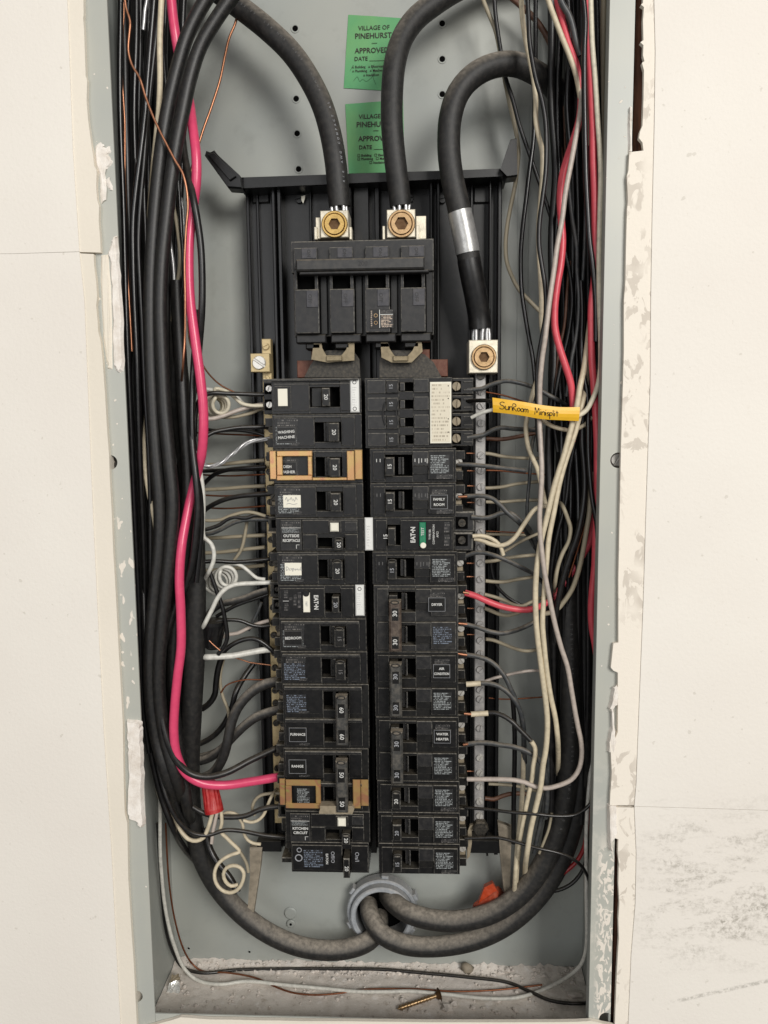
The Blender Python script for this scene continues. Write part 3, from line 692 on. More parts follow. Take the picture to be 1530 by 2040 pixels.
# ================================================================== STICKERS
def sticker(corners, label, lines, rot, ticks):
    pc = [P(a, b, BACK) for a, b in corners]
    c = sum(pc, Vector()) / 4
    t = thing('approval_sticker', label, 'sticker', (c.x, BACK, c.z), 'green approval stickers on the back panel')
    mb = MB(); n = 8; vs = []
    for j in range(n + 1):
        for i in range(n + 1):
            u, v = i / n, j / n
            q = pc[0].lerp(pc[1], u).lerp(pc[3].lerp(pc[2], u), v)
            vs.append((q.x, BACK - .5 - .5 * abs(mn.noise(Vector((u * 3, v * 3, corners[0][1] * .01)))), q.z))
    mb.add(vs, [(j * (n + 1) + i, (j + 1) * (n + 1) + i, (j + 1) * (n + 1) + i + 1, j * (n + 1) + i + 1) for j in range(n) for i in range(n)], 0, True)
    mb.build('paper', M['greenpaper'], t)
    for (s, px, py, size, bold) in lines:
        p = P(px, py, BACK); text(t, s, p.x, p.z, BACK - 1.15, size, 'ink', rot, bold, 'printed_line', align='LEFT')
    strokes(t, ticks, *(lambda q: (q.x, q.z))(P(corners[3][0] + 12, corners[3][1] - 8, BACK)), BACK - 1.2, 1, 'ink', .18, 0, 'signature')
ck = lambda x, y: [('\u25a1', x, y, 3.0, 0)]
sticker([(694, 30), (803, 37), (797, 183), (685, 176)], 'green approval sticker with handwriting, upper of two', [
    ('VILLAGE OF', 714, 58, 4.6, .02), ('PINEHURST', 707, 74, 5.6, .05), ('\u2014', 741, 87, 4, .03), ('APPROVED', 707, 103, 5.4, .05), ('DATE ______', 706, 119, 4.2, .03),
    ('o Building   o Electrical', 702, 135, 2.6, .02), ('o Plumbing   o Mechanical', 702, 143, 2.6, .02), ('o Insulation', 724, 151, 2.6, .02)], 0,
    [[(3, 2), (6, 5), (8, 1.5), (10, 3), (13, 1.5), (17, 4), (20, 8.5), (19, 9), (18.5, 4), (20.5, -1)], [(22, 21.5), (24, 24), (26, 22), (29, 24)], [(0.5, 9.5), (1.6, 11.5), (3.2, 14)], [(17.5, 10), (18.6, 12), (19.4, 14)]])
sticker([(688, 208), (803, 199), (806, 343), (695, 346)], 'cleaner green approval sticker, lower of two', [
    ('VILLAGE OF', 715, 234, 4.6, .04), ('PINEHURST', 710, 250, 5.6, .07), ('\u2014', 744, 261, 4, .05), ('APPROVED', 714, 278, 5.4, .07), ('DATE ______', 715, 295, 4.2, .05),
    ('\u25a1 Building   \u25a1 Electrical', 712, 311, 2.6, .03), ('\u25a1 Plumbing   \u25a1 Mechanical', 712, 318, 2.6, .03), ('\u25a1 Insulation', 736, 325, 2.6, .03)], 0, [[(80, 0), (80.2, 0)]])
# ================================================================== CONDUIT
cx, czz = xz(762, 1808, 88)
cn = thing('conduit_hub', 'grey plastic conduit end with locknut below the breakers', 'conduit', (cx, BACK, czz))
mb = MB(); mb.ring((cx, czz), 22.6, 27.0, 74, BACK - .1, 48, 0, 1.0); mb.build('bushing', M['pvc'], cn)
mb = MB(); mb.ring((cx, czz), 27.1, 30.4, 80, 90, 48, 0, .8)
for k in range(6):
    a = math.radians(k * 60 + 25); rx = lambda v, a=a: Vector((cx + v.x * math.cos(a) - v.z * math.sin(a), v.y, czz + v.x * math.sin(a) + v.z * math.cos(a)))
    mb.box(30, 33, 81.5, 90, -3, 3, .8, 0, R=rx)
mb.build('locknut', M['pvc'], cn)
mb = MB(); mb.disc((cx, czz), 22.7, BACK - 1.5, BACK - .05, 40, 0, 0); mb.build('bore_shade_disc', M['hole_shade'], cn)  # dark disc painted as the shaded bore; the back panel is solid
# ================================================================== BACKING PAN
pan = thing('backing_pan', 'black plastic backing pan with ribs carrying the breakers', 'pan', (-10, 80, -240))
zt = P(740, 355, 70).z; zb = P(740, 1697, 70).z
xl, xr = -92.0, 94.0
xl = P(490, 400, 74).x; xr = P(1000, 400, 74).x
mb = MB()
mb.box(xl, xr, 76, 86, zb, zt, .5)
for (a, b, d) in ((490, 497, 70), (510, 516, 72), (541, 548, 62), (552, 560, 62), (616, 621, 72), (690, 700, 60), (704, 735, 66), (746, 756, 68), (856, 862, 62), (870, 876, 62), (937, 943, 72), (975, 979, 64), (992, 1000, 66)):
    A = P(a, 420, d).x; B = P(b, 420, d).x; mb.box(A, B, d, 76, zb + 1, zt - 1, .6)
mb.build('rib_plate', M['pan'], pan)
# top rail and wings
mb = MB()
def prof(pts, y0, y1, c=.6):
    k = len(pts); cc = Vector((sum(p[0] for p in pts) / k, sum(p[1] for p in pts) / k))
    inn = [((p[0] - cc.x) * .97 + cc.x, (p[1] - cc.y) * .93 + cc.y) for p in pts]
    vs = [(p[0], y0, p[1]) for p in inn] + [(p[0], y0 + c, p[1]) for p in pts] + [(p[0], y1, p[1]) for p in pts]
    mb.add(vs, [tuple(range(k))] + [(j * k + i, (j + 1) * k + i, (j + 1) * k + (i + 1) % k, j * k + (i + 1) % k) for j in (0, 1) for i in range(k)])
prof(outline('478,353 1010,335 1012,351 478,376', 54), 54, 86)
mb.build('top_rail', M['pan'], pan)
mb = MB(); prof(outline('407,309 410,299 418,302 426,298 434,308 479,351 482,376 454,374', 48), 48, 60, 1.5); prof(outline('414,306 426,303 470,352 458,360', 46), 46, 49, 1.2); mb.build('mounting_wing', M['pan'], pan)
mb = MB(); prof(outline('1018,276 1030,273 1031,350 1010,353 996,338', 48), 48, 62, 2); mb.build('mounting_wing', M['pan'], pan)
mb = MB(); prof(outline('497,1690 522,1690 519,1726 505,1822 500,1818 494,1822 493,1812 498,1740', 60), 60, 66, 1.5); mb.build('mounting_leg', M['beige_inside'], pan)
mb = MB(); prof(outline('992,1640 1020,1650 1018,1700 1016,1796 1008,1798 1003,1770 996,1700', 60), 60, 66, 1.5); mb.build('mounting_leg', M['beige_inside'], pan)
for q in ((930, 1675, 996, 1700), (512, 1676, 560, 1697)):
    mb = MB(); pbox(mb, *q, 62, 76); mb.build('bottom_rail', M['pan'], pan)
for (px, py) in ((596, 397), (816, 396), (881, 397)):
    x, z = xz(px, py, 74); screwhead(pan, x, z, 73, 3.1, 3, 15, 'pan', 'pan_screw')
for (a, b) in ((502, 536), (944, 975)):
    mb = MB(); pbox(mb, a, 372, b, 404, 73.5, 76, .8); mb.build('moulded_tab', M['pan'], pan)
# paint chip on the pan
mb = MB(); mb.prism(outline('600,391 608,389 607,396 604,405 601,400', 72), 72, 72.6); tag(mb.build('paint_chip', M['paperwhite']), 'white paint chip stuck on the pan left of the main lugs', 'paint chip')
# ochre insulator behind the bus and the bus fins
for q in ((592, 718, 640, 752), (838, 716, 892, 750), (620, 690, 634, 717.5), (838, 696, 856, 715.5)):
    mb = MB(); pbox(mb, *q, 50, 60); mb.build('insulator', M['ochre'], pan)
mb = MB()
for (s) in ('606,752 618,728 634,704 652,698 704,698 716,716 718,752', '756,716 762,698 820,698 846,706 864,722 880,752 756,752'):
    mb.prism(outline(s, 42), 42, 46)
mb.build('bus_bar', M['darkmetal'], pan)
for s in ('626,678 640,680 642,694 650,708 680,708 690,696 694,680 706,680 706,718 652,722 620,716', '758,678 772,680 776,694 786,709 812,709 822,698 830,680 840,682 842,700 820,722 780,722 760,712'):
    mb = MB(); mb.prism(outline(s, 34), 34, 37); pbox(mb, (650 if s[0] == '6' else 783), 709, (681 if s[0] == '6' else 813), 719, 32, 34.5); mb.build('bus_jaw', M['jaw'], pan)
# ================================================================== BREAKERS
XS, Z0, PIT = -14.4, 95.15, 25.4
class Br:
    """one breaker; side -1 = left column, +1 = right column; u runs outward from the column split, v down from its top edge (mm)"""
    def __init__(s, side, row, poles, name, label, group, dx=0.0):
        s.side, s.row, s.poles = side, row, poles
        s.x0 = XS + dx; s.z0 = Z0 - PIT * (row - 1); s.H = PIT * poles
        s.t = thing(name, label, 'circuit breaker', (s.x0 + side * 33, 50, s.z0 - s.H / 2), group)
    def X(s, u): return s.x0 + s.side * u
    def Z(s, v): return s.z0 - v
    def bx(s, mb, u0, u1, v0, v1, y0, y1, c=.35, mi=0):
        mb.box(s.X(u0), s.X(u1), y0, y1, s.Z(v0), s.Z(v1), c, mi, em=1)
    def part(s, name, mat, boxes, c=.35, parent=None, label=None):
        o = None
        for b in boxes:
            mb = MB(); s.bx(mb, *b, c=c)
            q = mb.build(name, [M[mat], M.get('edge_' + mat, M[mat])], parent or s.t)
            if label: q['label'] = label
            o = o or q
        return o
    def txt(s, st, u, v, y, size, mat='white_ink', rot=0, bold=.02, name='lettering', parent=None, **k):
        return text(parent or s.t, st, s.X(u), s.Z(v), y, size, mat, rot, bold, name, **k)
    def fine(s, u0, u1, v0, v1, y, mat='fine', name='fine_print'):
        return s.part(name, mat, [(u0, u1, v0, v1, y - .12, y + .1)], 0)
    def body(s, u1, well, mat='face', u0=.5, floor=32):
        "shell with a real well for each handle; well = list of (u0,u1,v0,v1)"
        mb = MB(); us = sorted({u0, u1} | {a for w_ in well for a in w_[:2]}); vs = sorted({.3, s.H - .3} | {a for w_ in well for a in w_[2:]})
        s.bx(mb, u0, u1, .3, s.H - .3, floor, 74, c=0)
        # frame strips round the wells
        va = .3
        wu0 = min(w_[0] for w_ in well); wu1 = max(w_[1] for w_ in well)
        s.bx(mb, u0, wu0, .3, s.H - .3, 22, floor + .01)
        s.bx(mb, wu1, u1, .3, s.H - .3, 22, floor + .02)
        for w_ in sorted(well, key=lambda q: q[2]):
            s.bx(mb, wu0 + .001, wu1 - .001, va, w_[2], 22.02, floor + .015, c=.2); va = w_[3]
        s.bx(mb, wu0 + .001, wu1 - .001, va, s.H - .3, 22.02, floor + .015, c=.2)
        mb.build('body', [M[mat], M['edge_' + mat]], s.t)
        s.part('handle_well', 'hole_shade', [(w_[0] + .1, w_[1] - .1, w_[2] + .1, w_[3] - .1, floor - .6, floor) for w_ in well], 0)  # well floor coloured near-black to paint in its shade
    def handle(s, u0, u1, v0, v1, y0, num, lit='white_ink', mat='black', rot=None, nu=None, eye=False):
        h = s.part('handle', mat, [(u0, u1, v0, v1, y0, 31.3)], .8)
        rot = rot if rot is not None else (-90 if s.side < 0 else 90)
        s.txt(num, (u0 + u1) / 2 if nu is None else nu, (v0 + v1) / 2, y0 - .08, 4.1, lit, rot, .06, 'rating_number', h)
        if eye: s.eye(h, (u0 + u1) / 2, v0 - .3, y0 + .6)
        return h
    def eye(s, parent, u, v, y):
        mb = MB(); 
        pts = [Vector((s.X(u) + 2.9 * math.cos(a), y - .2, s.Z(v) + 1.3 * math.sin(a))) for a in [2 * math.pi * i / 16 for i in range(17)]]
        mb.tube(pts, .5, 6); mb.build('eyelet', M['dustface'], parent)
    def lug(s, u0=64, u1=71.5, screwu=None, mat='black', v0=0, bare=False):
        "terminal end: moulded shoulder, beige clip, screw"
        s.part('terminal_shoulder', mat, [(u0, u1, v0 + 2.5, v0 + 9, 33, 72)], .5)
        s.part('terminal_shoulder', mat, [(u0, u1 - 1.5, v0 + 17.5, v0 + 24.3, 32, 72)], .5)
        s.part('terminal_clip', 'clip', [(u0, u1 - 2.2, v0 + 14.5, v0 + 20, 37, 66)], .6)
        screwhead(s.t, s.X(u0 + 2.6), s.Z(v0 + 11), 34, 2.7, 10, random.uniform(-60, 60), 'steel' if s.side > 0 else 'darkmetal', 'terminal_screw')
BG = 'circuit breakers in two columns'
LW = {1: (14, 35), 2: (14, 36)}
def std_left(row, num, name_txt, label, dx=0, lit='white_ink', tagmat='black', tagrot=0, tagcol='white_ink', tag=True, dustrail=False, blue=False, eye=False, white=False, hand=None, fineprint=True, mat='face', print_='fine', nump=1):
    b = Br(-1, row, 1, 'circuit_breaker', label, BG, dx)
    b.body(66, [(15.5, 35, 6, 20.5)], mat)
    b.part('face_plate', mat, [(5.5, 15.3, 2.6, 23.2, 20.8, 22.1), (35.2, 64.5, 2.6, 23.2, 20.8, 22.1)], .3)
    b.part('face_rail', 'dustface' if dustrail else 'greyplastic', [(5.5, 64.3, 1.6, 3.6 if dustrail else 2.5, 18.6 if dustrail else 20, 22)], .4)
    b.part('handle_slot_rib', 'black', [(24.5, 26.6, 6.4, 20, 23, 31)], .3)
    b.handle(16.3, 23.8, 6.6, 20, 13.8, num, lit, eye=eye)
    b.part('handle_ramp', 'black', [(27, 28.4, 6.4, 20, 24, 31)], .2)
    b.fine(47, 62, 2.9, 8.5, 20.7, 'fineh', 'fine_print')
    if fineprint: b.fine(47.5, 63.5, 8.8, 22, 20.7, 'fine2' if blue else 'fine')
    b.fine(46, 52, 20.5, 22.5, 20.6, 'fineh', 'fine_print')
    if white:
        o = b.part('blank_label', 'paperwhite', [white + (20.2, 20.7)], .1)
        if hand: strokes(o, hand, b.X((white[0] + white[1]) / 2) - 5, b.Z((white[2] + white[3]) / 2), 20.1, 1, 'grey_ink', .35)
    elif name_txt:
        lines = name_txt.split('|'); cu, cv = 55.5, 14.8
        o = b.part('name_label', tagmat, [(48.5, 62.5, 9.0, 20.6, 20.1, 20.6)], .1)
        fr = MB(); x0, x1, z0, z1 = sorted((b.X(48.9), b.X(62.1))) + sorted((b.Z(9.4), b.Z(20.2)))
        for bb in ((x0, x1, z1 - .18, z1), (x0, x1, z0, z0 + .18), (x0, x0 + .18, z0 + .181, z1 - .181), (x1 - .18, x1, z0 + .181, z1 - .181)): fr.box(bb[0], bb[1], 20.02, 20.09, bb[2], bb[3], 0)
        fr.build('label_border', M['dim_ink'], o)
        for i, l in enumerate(lines):
            vs, fs, wd = glyphs(l, 2.8, .07)
            b.txt(l, cu, cv + (i - (len(lines) - 1) / 2) * 3.9, 19.95, 2.8, 'white_ink', tagrot, .07, 'name_lettering', o, sx=min(1, 12.2 / wd))
    b.lug(66.5, 73.5, mat='blackdust' if dustrail else 'black')
    return b
# ---- left column
b = Br(-1, 1, 1, 'circuit_breaker', 'top breaker of the left column with blank white label and tall white sticker', BG, -1.8)
b.body(66, [(16, 38, 6, 20.5)])
b.part('face_plate', 'face', [(5.5, 15.8, 2.6, 23.2, 20.8, 22.1), (38.2, 64.5, 2.6, 23.2, 20.8, 22.1)], .3)
b.part('face_rail', 'greyplastic', [(2, 71, .1, 1.6, 17, 22), (5.5, 64, 3.6, 4.3, 20.2, 21)], .4)
b.handle(22.5, 28.5, 7, 20, 15, '20'); b.part('handle_slot_rib', 'black', [(30, 37, 6.4, 20, 25, 31)], .3)
o = b.part('label_window', 'black', [(51.5, 63.6, 5.2, 21, 20.2, 20.8)], .3); b.part('blank_label', 'paperwhite', [(54, 61, 7, 19.5, 19.6, 20.2)], .2, o)
o = b.part('approval_label', 'foilwhite', [(1.8, 8.4, 0.6, 24.6, 19.7, 21.9)], .8, label='white approval sticker at the inner end'); b.part('fine_print', 'finewhite', [(3.4, 6.9, 5.5, 19.5, 19.5, 19.68)], 0, o)
for vv in (3, 22):
    mb = MB(); mb.ring((b.X(5.1), b.Z(vv)), 1.0, 1.5, 19.5, 19.7, 18, 0, .05); mb.build('approval_mark', M['dim_ink'], o)
b.part('terminal_block', 'black', [(66.5, 75, .4, 25, 38, 72)], .5)
for vv in (6, 18): 
    b.part('terminal_well_shade', 'hole_shade', [(67.5, 74.2, vv - 4, vv + 4, 37.6, 38)], 0); screwhead(b.t, b.X(70.5), b.Z(vv), 35.5, 2.5, 5, 70, 'steel', 'terminal_screw')  # thin dark plate painted as the shade of a terminal opening
b2 = std_left(2, '20', 'WASHING|MACHINE', 'breaker labelled WASHING MACHINE, second in the left column', -1.8, tagrot=4)
b3 = std_left(3, '20', 'DISH|WASHER', 'breaker labelled DISH WASHER held under the upper brass strap', -1.6)
SQ = [[(0, 1), (1, 3), (2, 0), (3, 2)], [(3.5, 1), (4.5, 3), (5.4, .5)], [(6, 2), (7, 0), (8, 3), (9, 1)], [(1, -2), (3, -1.5), (6, -2.2), (9, -1.6)]]
b4 = std_left(4, '20', '', 'breaker with faint pencilled white label, below the upper brass strap', -1.4, white=(46.5, 59.5, 8.4, 17.6), hand=SQ)
DSP = [[(0, -1.2), (0, 1.8), (1.2, 1.4), (1.4, 0), (0, -1.2)], [(2.2, -1), (2.2, .6)], [(4, .7), (3.2, .4), (4, -.2), (3, -.9)], [(4.8, .8), (4.8, -2), (4.8, .6), (5.7, .5), (5.6, -.6), (4.8, -.6)], [(6.8, .2), (6.3, -.4), (6.9, -.8), (7.2, 0), (6.8, .2)], [(8.2, .6), (7.8, -.5), (8.6, -.3), (8.9, -.9)], [(9.6, .4), (9.3, -.7), (10.2, -.4)], [(10.9, 1.8), (10.9, -.9), (11.8, -.7)]]
# row 5: tandem style outside receptacle
def gfci_left(row, label, name_txt, dx, brown=False):
    b = Br(-1, row, 1, 'circuit_breaker', label, BG, dx)
    b.body(66, [(14.5, 35, 15, 23)], 'black')
    b.part('face_plate', 'face', [(5, 46, 1.5, 11.6, 20, 22.1), (5, 14.3, 12.4, 23.5, 20.6, 22.1), (35.3, 46, 12.4, 23.5, 20.6, 22.1)], .4)
    b.part('approval_window', 'greyplastic', [(5.6, 14, 3, 9.6, 19.6, 20)], .2)
    o = b.part('test_button_seat', 'black', [(17, 26.5, 2.6, 10.6, 19.2, 20)], .4); b.part('test_button', 'paperwhite', [(18.7, 25, 3.4, 9.8, 16.4, 19.2)], .9, o)
    b.handle(15.4, 21.5, 15.4, 22.9, 13.5, '20', eye=True); b.part('handle_slot_rib', 'black', [(22.5, 24.3, 15.1, 22.8, 24, 31)], .2)
    o = b.part('face_label', 'greyplastic', [(46.8, 62, 1.5, 24, 19.9, 21)], .2)
    b.part('fine_print', 'fineh', [(48, 61, 2, 7, 19.7, 19.88)], 0, o); b.part('fine_print', 'fine', [(48, 61, 7.6, 11, 19.7, 19.88)], 0, o)
    b.part('label_rule', 'white_ink', [(47.2, 61.6, 7.1, 7.4, 19.65, 19.8)], 0, o)
    q = b.part('name_label', 'black', [(47.3, 61, 11, 19, 19.4, 19.9)], .1, o)
    for i, l in enumerate(name_txt.split('|')):
        vs, fs, wd = glyphs(l, 2.9, .08); b.txt(l, 54.2, 13.2 + i * 3.5, 19.3, 2.9, 'white_ink', 0, .08, 'name_lettering', q, sx=min(1, 12.8 / wd))
    b.part('label_rule', 'white_ink', [(50.4, 50.8, 19.8, 22.8, 19.65, 19.8), (48.3, 50.3, 19.8, 20.1, 19.65, 19.8)], 0, o)
    b.part('terminal_block', 'blackdust', [(66.5, 74, .6, 12, 34, 72), (66.5, 72, 13, 24.6, 36, 72)], .8)
    b.part('terminal_well_shade', 'hole_shade', [(67.2, 71.5, 3, 9, 33.5, 34)], 0); b.part('terminal_clip', 'clip', [(68, 75, 11.5, 13.5, 35, 60)], .4)
    return b
b5 = gfci_left(5, 'breaker labelled OUTSIDE RECEPTACLE with a square white test button', 'OUTSIDE|RECEPTACLE', -1.2)
b6 = std_left(6, '20', '', 'breaker with handwritten white label, above the left EATON breaker', -1, eye=True, white=(47.5, 60, 8.2, 17.6), hand=DSP)
# row 7: left EATON
b = Br(-1, 7, 1, 'circuit_breaker', 'left column breaker printed EATON with white test button and tall white sticker', BG, -.6)
b.body(66, [(19, 31, 6, 20.5)])
b.part('face_plate', 'face', [(9.5, 18.8, 2.2, 23.6, 20.6, 22.1), (31.2, 64.5, 2.2, 23.6, 20.6, 22.1)], .3)
b.handle(19.8, 25, 7.5, 19.5, 15, '20', 'grey_ink')
b.txt('EAT\u2022N', 37.6, 12.8, 20.4, 4.5, 'white_ink', -90, .16, 'maker_name', sx=.86)
o = b.part('test_button', 'paperwhite', [(42, 47, 5.2, 20, 18.6, 20.6)], .3)
mb = MB(); mb.disc((b.X(44.6), b.Z(5.6)), 2.4, 18.0, 20.5, 18, 0, .2); mb.build('button_dimple', M['black'], b.t)
text(o, 'TEST', b.X(44.6), b.Z(13.5), 18.5, 1.9, 'grey_ink', -90, .02, 'lettering')
for u_, v0, v1 in ((50, 5, 17), (53.2, 7, 15), (56.5, 9, 11)):
    b.fine(u_ - 1.2, u_ + 1.2, v0, v1, 20.5, 'fineh')
b.fine(58.5, 61.5, 3.5, 9.5, 20.5, 'fineh'); b.fine(58.5, 61.5, 13.5, 19, 20.5, 'fineh'); b.part('label_rule', 'white_ink', [(58, 62.5, 11.6, 11.95, 20.3, 20.5)], 0)
o = b.part('approval_label', 'foilwhite', [(1.4, 8, -.4, 23, 19.5, 22)], .8, label='white approval sticker at the inner end'); b.part('fine_print', 'finewhite', [(3, 6.6, 5, 18, 19.3, 19.48)], 0, o)
mb = MB(); mb.ring((b.X(4.7), b.Z(2.4)), 1.0, 1.5, 19.3, 19.5, 18, 0, .05); mb.build('approval_mark', M['dim_ink'], o)
b.part('terminal_block', 'blackdust', [(66.5, 75, .4, 12.3, 36, 72), (66.5, 74, 13.3, 25, 36, 72)], 1)
for vv in (6, 18): b.part('terminal_well_shade', 'hole_shade', [(67.5, 72, vv - 3.5, vv + 3.5, 35.6, 36)], 0); screwhead(b.t, b.X(69.5), b.Z(vv), 34.6, 1.8, 3, 70, 'darkmetal', 'terminal_screw')
b8 = std_left(8, '15', 'BEDROOM', 'breaker labelled BEDROOM with a dusty top rail', -.4, eye=True, dustrail=True, lit='dim_ink', tagrot=2)
b9 = std_left(9, '15', '', 'unnamed 15 amp breaker with bluish fine print below the BEDROOM breaker', 0, eye=True, dustrail=True, lit='dim_ink', blue=True)
def two_left(row, num, label, names, dx, tie_v):
    b = Br(-1, row, 2, 'two_pole_breaker', label, BG, dx)
    b.body(66, [(15.5, 35, 6, 20.5), (15.5, 35, PIT + 6, PIT + 20.5)], 'black')
    for p in (0, 1):
        o_ = PIT * p
        b.part('face_plate', 'face', [(5.5, 15.3, o_ + 2.6, o_ + 23.2, 20.8, 22.1), (35.2, 64.5, o_ + 2.6, o_ + 23.2, 20.8, 22.1)], .3)
        b.part('face_rail', 'dustface', [(5.5, 64.3, o_ + 1.4, o_ + 3.8, 18.4, 22)], .4)
        b.part('handle', 'black', [(17, 23.5, o_ + 7, o_ + 19.5, 17, 31.3)], .5)
        b.part('handle_slot_rib', 'black', [(26, 28, o_ + 6.4, o_ + 20, 24, 31)], .3)
        nm = names[p]
        if nm:
            q = b.part('name_label', 'black', [(48, 62, o_ + 8.4, o_ + 20.2, 20.1, 20.6)], .1)
            fr = MB(); x0, x1, z0, z1 = sorted((b.X(48.4), b.X(61.6))) + sorted((b.Z(o_ + 8.8), b.Z(o_ + 19.8)))
            for bb in ((x0, x1, z1 - .2, z1), (x0, x1, z0, z0 + .2), (x0, x0 + .2, z0 + .201, z1 - .201), (x1 - .2, x1, z0 + .201, z1 - .201)): fr.box(bb[0], bb[1], 20.02, 20.09, bb[2], bb[3], 0)
            fr.build('label_border', M['grey_ink'], q)
            vs, fs, wd = glyphs(nm, 2.8, .07)
            b.txt(nm, 55, o_ + 14, 19.95, 2.8, 'white_ink', 0, .07, 'name_lettering', q, sx=min(1, 11.5 / wd))
        elif p == 0: b.fine(48, 63, o_ + 8, o_ + 22, 20.7, 'fine2')
        b.fine(46, 54, o_ + 21, o_ + 22.6, 20.6, 'fineh')
        b.lug(66.5, 73.5, mat='blackdust', v0=o_)
    t_ = b.part('handle_tie', 'tie_grey', [(15.8, 24.6, tie_v[0], tie_v[1], 9.5, 17.2)], 1.2)
    q = b.part('number_panel', 'black', [(17.6, 22.8, tie_v[0] + 5.2, tie_v[0] + 16, 9.2, 9.6), (17.6, 22.8, tie_v[1] - 13, tie_v[1] - 2.6, 9.2, 9.6)], .1, t_)
    for vv in (tie_v[0] + 10, tie_v[1] - 7.6): b.txt(num, 20.2, vv, 9.05, 4.6, 'white_ink', -90, .07, 'rating_number', t_)
    b.eye(t_, 20.2, tie_v[0] + .6, 9.6)
    return b
b10 = two_left(10, '60', 'two pole 60 amp breaker, lower half labelled FURNACE', ('', 'FURNACE'), .8, (5.8, 44))
b12 = two_left(12, '50', 'two pole 50 amp breaker, upper half labelled RANGE, under the lower brass strap', ('RANGE', ''), 0, (5.5, 46))
b12.fine(46, 56, PIT + 6.5, PIT + 19.5, 20.6, 'fine')
b14 = gfci_left(14, 'breaker labelled KITCHEN CIRCUIT with a square white test button', 'KITCHEN|CIRCUIT', .4)
# row 15: bottom left
b = Br(-1, 15, 1, 'circuit_breaker', 'bottom breaker of the left column printed On and Off', BG, -.8)
b.body(61, [(14, 21, 5.5, 23)])
b.part('face_plate', 'face', [(1, 13.8, 2, 23, 20.6, 22.1), (21.2, 60, 2, 22.5, 20.6, 22.1)], .3)
b.handle(14.6, 19.5, 8, 24, 12.5, '20'); b.txt('Off/O', 28.5, 11.5, 20.4, 4.0, 'grey_ink', -90, .03, 'position_lettering'); b.txt('On/I', 9.6, 11, 20.4, 4.4, 'grey_ink', -90, .04, 'position_lettering')
b.txt('EATON', 33, 13, 20.4, 2.6, 'white_ink', -90, .06, 'maker_name')
b.fine(36, 51, 5.5, 20, 20.5, 'fine2')
for u_, v_, r_ in ((55, 12.5, 3.0), (54.5, 6, 2.0)):
    mb = MB(); mb.ring((b.X(u_), b.Z(v_)), r_ * .72, r_, 20.35, 20.55, 20, 0, .05); mb.build('approval_mark', M['grey_ink'], b.t)
b.part('terminal_block', 'blackdust', [(61.5, 68, .4, 14, 36, 72), (61.5, 66.5, 14.5, 20, 40, 72), (61.5, 71, 20.5, 24.8, 34, 60)], .6)
# ---- right column
def rpole(b, o_, num, fp=True, name_txt=None, handle=True, dustyface=False, lit='white_ink', eye=False, u0=0, onoff=False):
    f_ = 'dustface' if dustyface else 'face'
    b.part('face_plate', f_, [(u0 + 3, u0 + 11.3, o_ + 2.4, o_ + 23, 20, 22.1)], .3)
    b.part('position_panel', 'greyplastic' if not dustyface else f_, [(u0 + 31.7, u0 + 43, o_ + 2.4, o_ + 12.6, 18.6, 22.1)], .3)
    b.part('face_plate', 'black', [(u0 + 31.7, u0 + 43, o_ + 12.8, o_ + 19, 20.4, 22.1), (u0 + 11.5, u0 + 31.5, o_ + 2.4, o_ + 4.6, 19.6, 22.1)], .3)
    b.part('face_plate', f_, [(u0 + 43.2, u0 + 61.5, o_ + 2.0, o_ + 22.6, 18.4, 22.1)], .4)
    b.part('handle_slot_rib', 'greyplastic', [(u0 + 24, u0 + 25.2, o_ + 6.8, o_ + 19.2, 23.5, 31), (u0 + 21.2, u0 + 23.6, o_ + 6.8, o_ + 19.2, 26, 31)], .3)
    if handle: b.handle(u0 + 12, u0 + 18.6, o_ + 6.4, o_ + 19.6, 14, num, lit, eye=eye)
    else: b.part('handle', 'black', [(u0 + 12.2, u0 + 18.2, o_ + 6.8, o_ + 19.2, 17, 31.3)], .5)
    if onoff:
        for du, l in ((5.2, 2), (7.8, 2), (33.2, 2), (36, 3), (38, 2.4), (40.6, 2), (42, 3)):
            b.part('position_mark', 'white_ink' if onoff > 1 else 'dim_ink', [(u0 + du, u0 + du + .5, o_ + 8 - .2 * l, o_ + 8 + l, 18.4 if du > 20 else 19.8, 20.2)], 0)
    if name_txt:
        nd = -3.4 if name_txt == 'DRYER' else 0; u0 += nd - 2.4
        q = b.part('name_label', 'black', [(u0 + 46.6, u0 + 59.8, o_ + 8.3, o_ + 19.4, 17.8, 18.4)], .1)
        fr = MB(); x0, x1, z0, z1 = sorted((b.X(u0 + 47), b.X(u0 + 59.4))) + sorted((b.Z(o_ + 8.7), b.Z(o_ + 19)))
        for bb in ((x0, x1, z1 - .22, z1), (x0, x1, z0, z0 + .22), (x0, x0 + .22, z0 + .221, z1 - .221), (x1 - .22, x1, z0 + .221, z1 - .221)): fr.box(bb[0], bb[1], 17.7, 17.79, bb[2], bb[3], 0)
        fr.build('label_border', M['grey_ink'], q); ls = name_txt.split('|')
        for i, l in enumerate(ls):
            vs, fs, wd = glyphs(l, 2.6, .07)
            b.txt(l, u0 + 53.2, o_ + 13.9 + (i - (len(ls) - 1) / 2) * 3.9, 17.65, 2.6, 'white_ink', 0, .07, 'name_lettering', q, sx=min(1, 11.2 / wd))
        b.fine(u0 + 48, u0 + 59, o_ + 4.6, o_ + 8, 18.3, 'fineh'); u0 -= nd - 2.4
    elif fp: b.fine(u0 + 44.6, u0 + 58.4, o_ + 5, o_ + 18.5, 18.3, fp if isinstance(fp, str) else 'fine')
    if handle: b.fine(u0 + 49, u0 + 60.5, o_ + 19.2, o_ + 22.3, 18.25, 'fineh')
    b.lug(u0 + 63.5, u0 + 70.5, v0=o_)
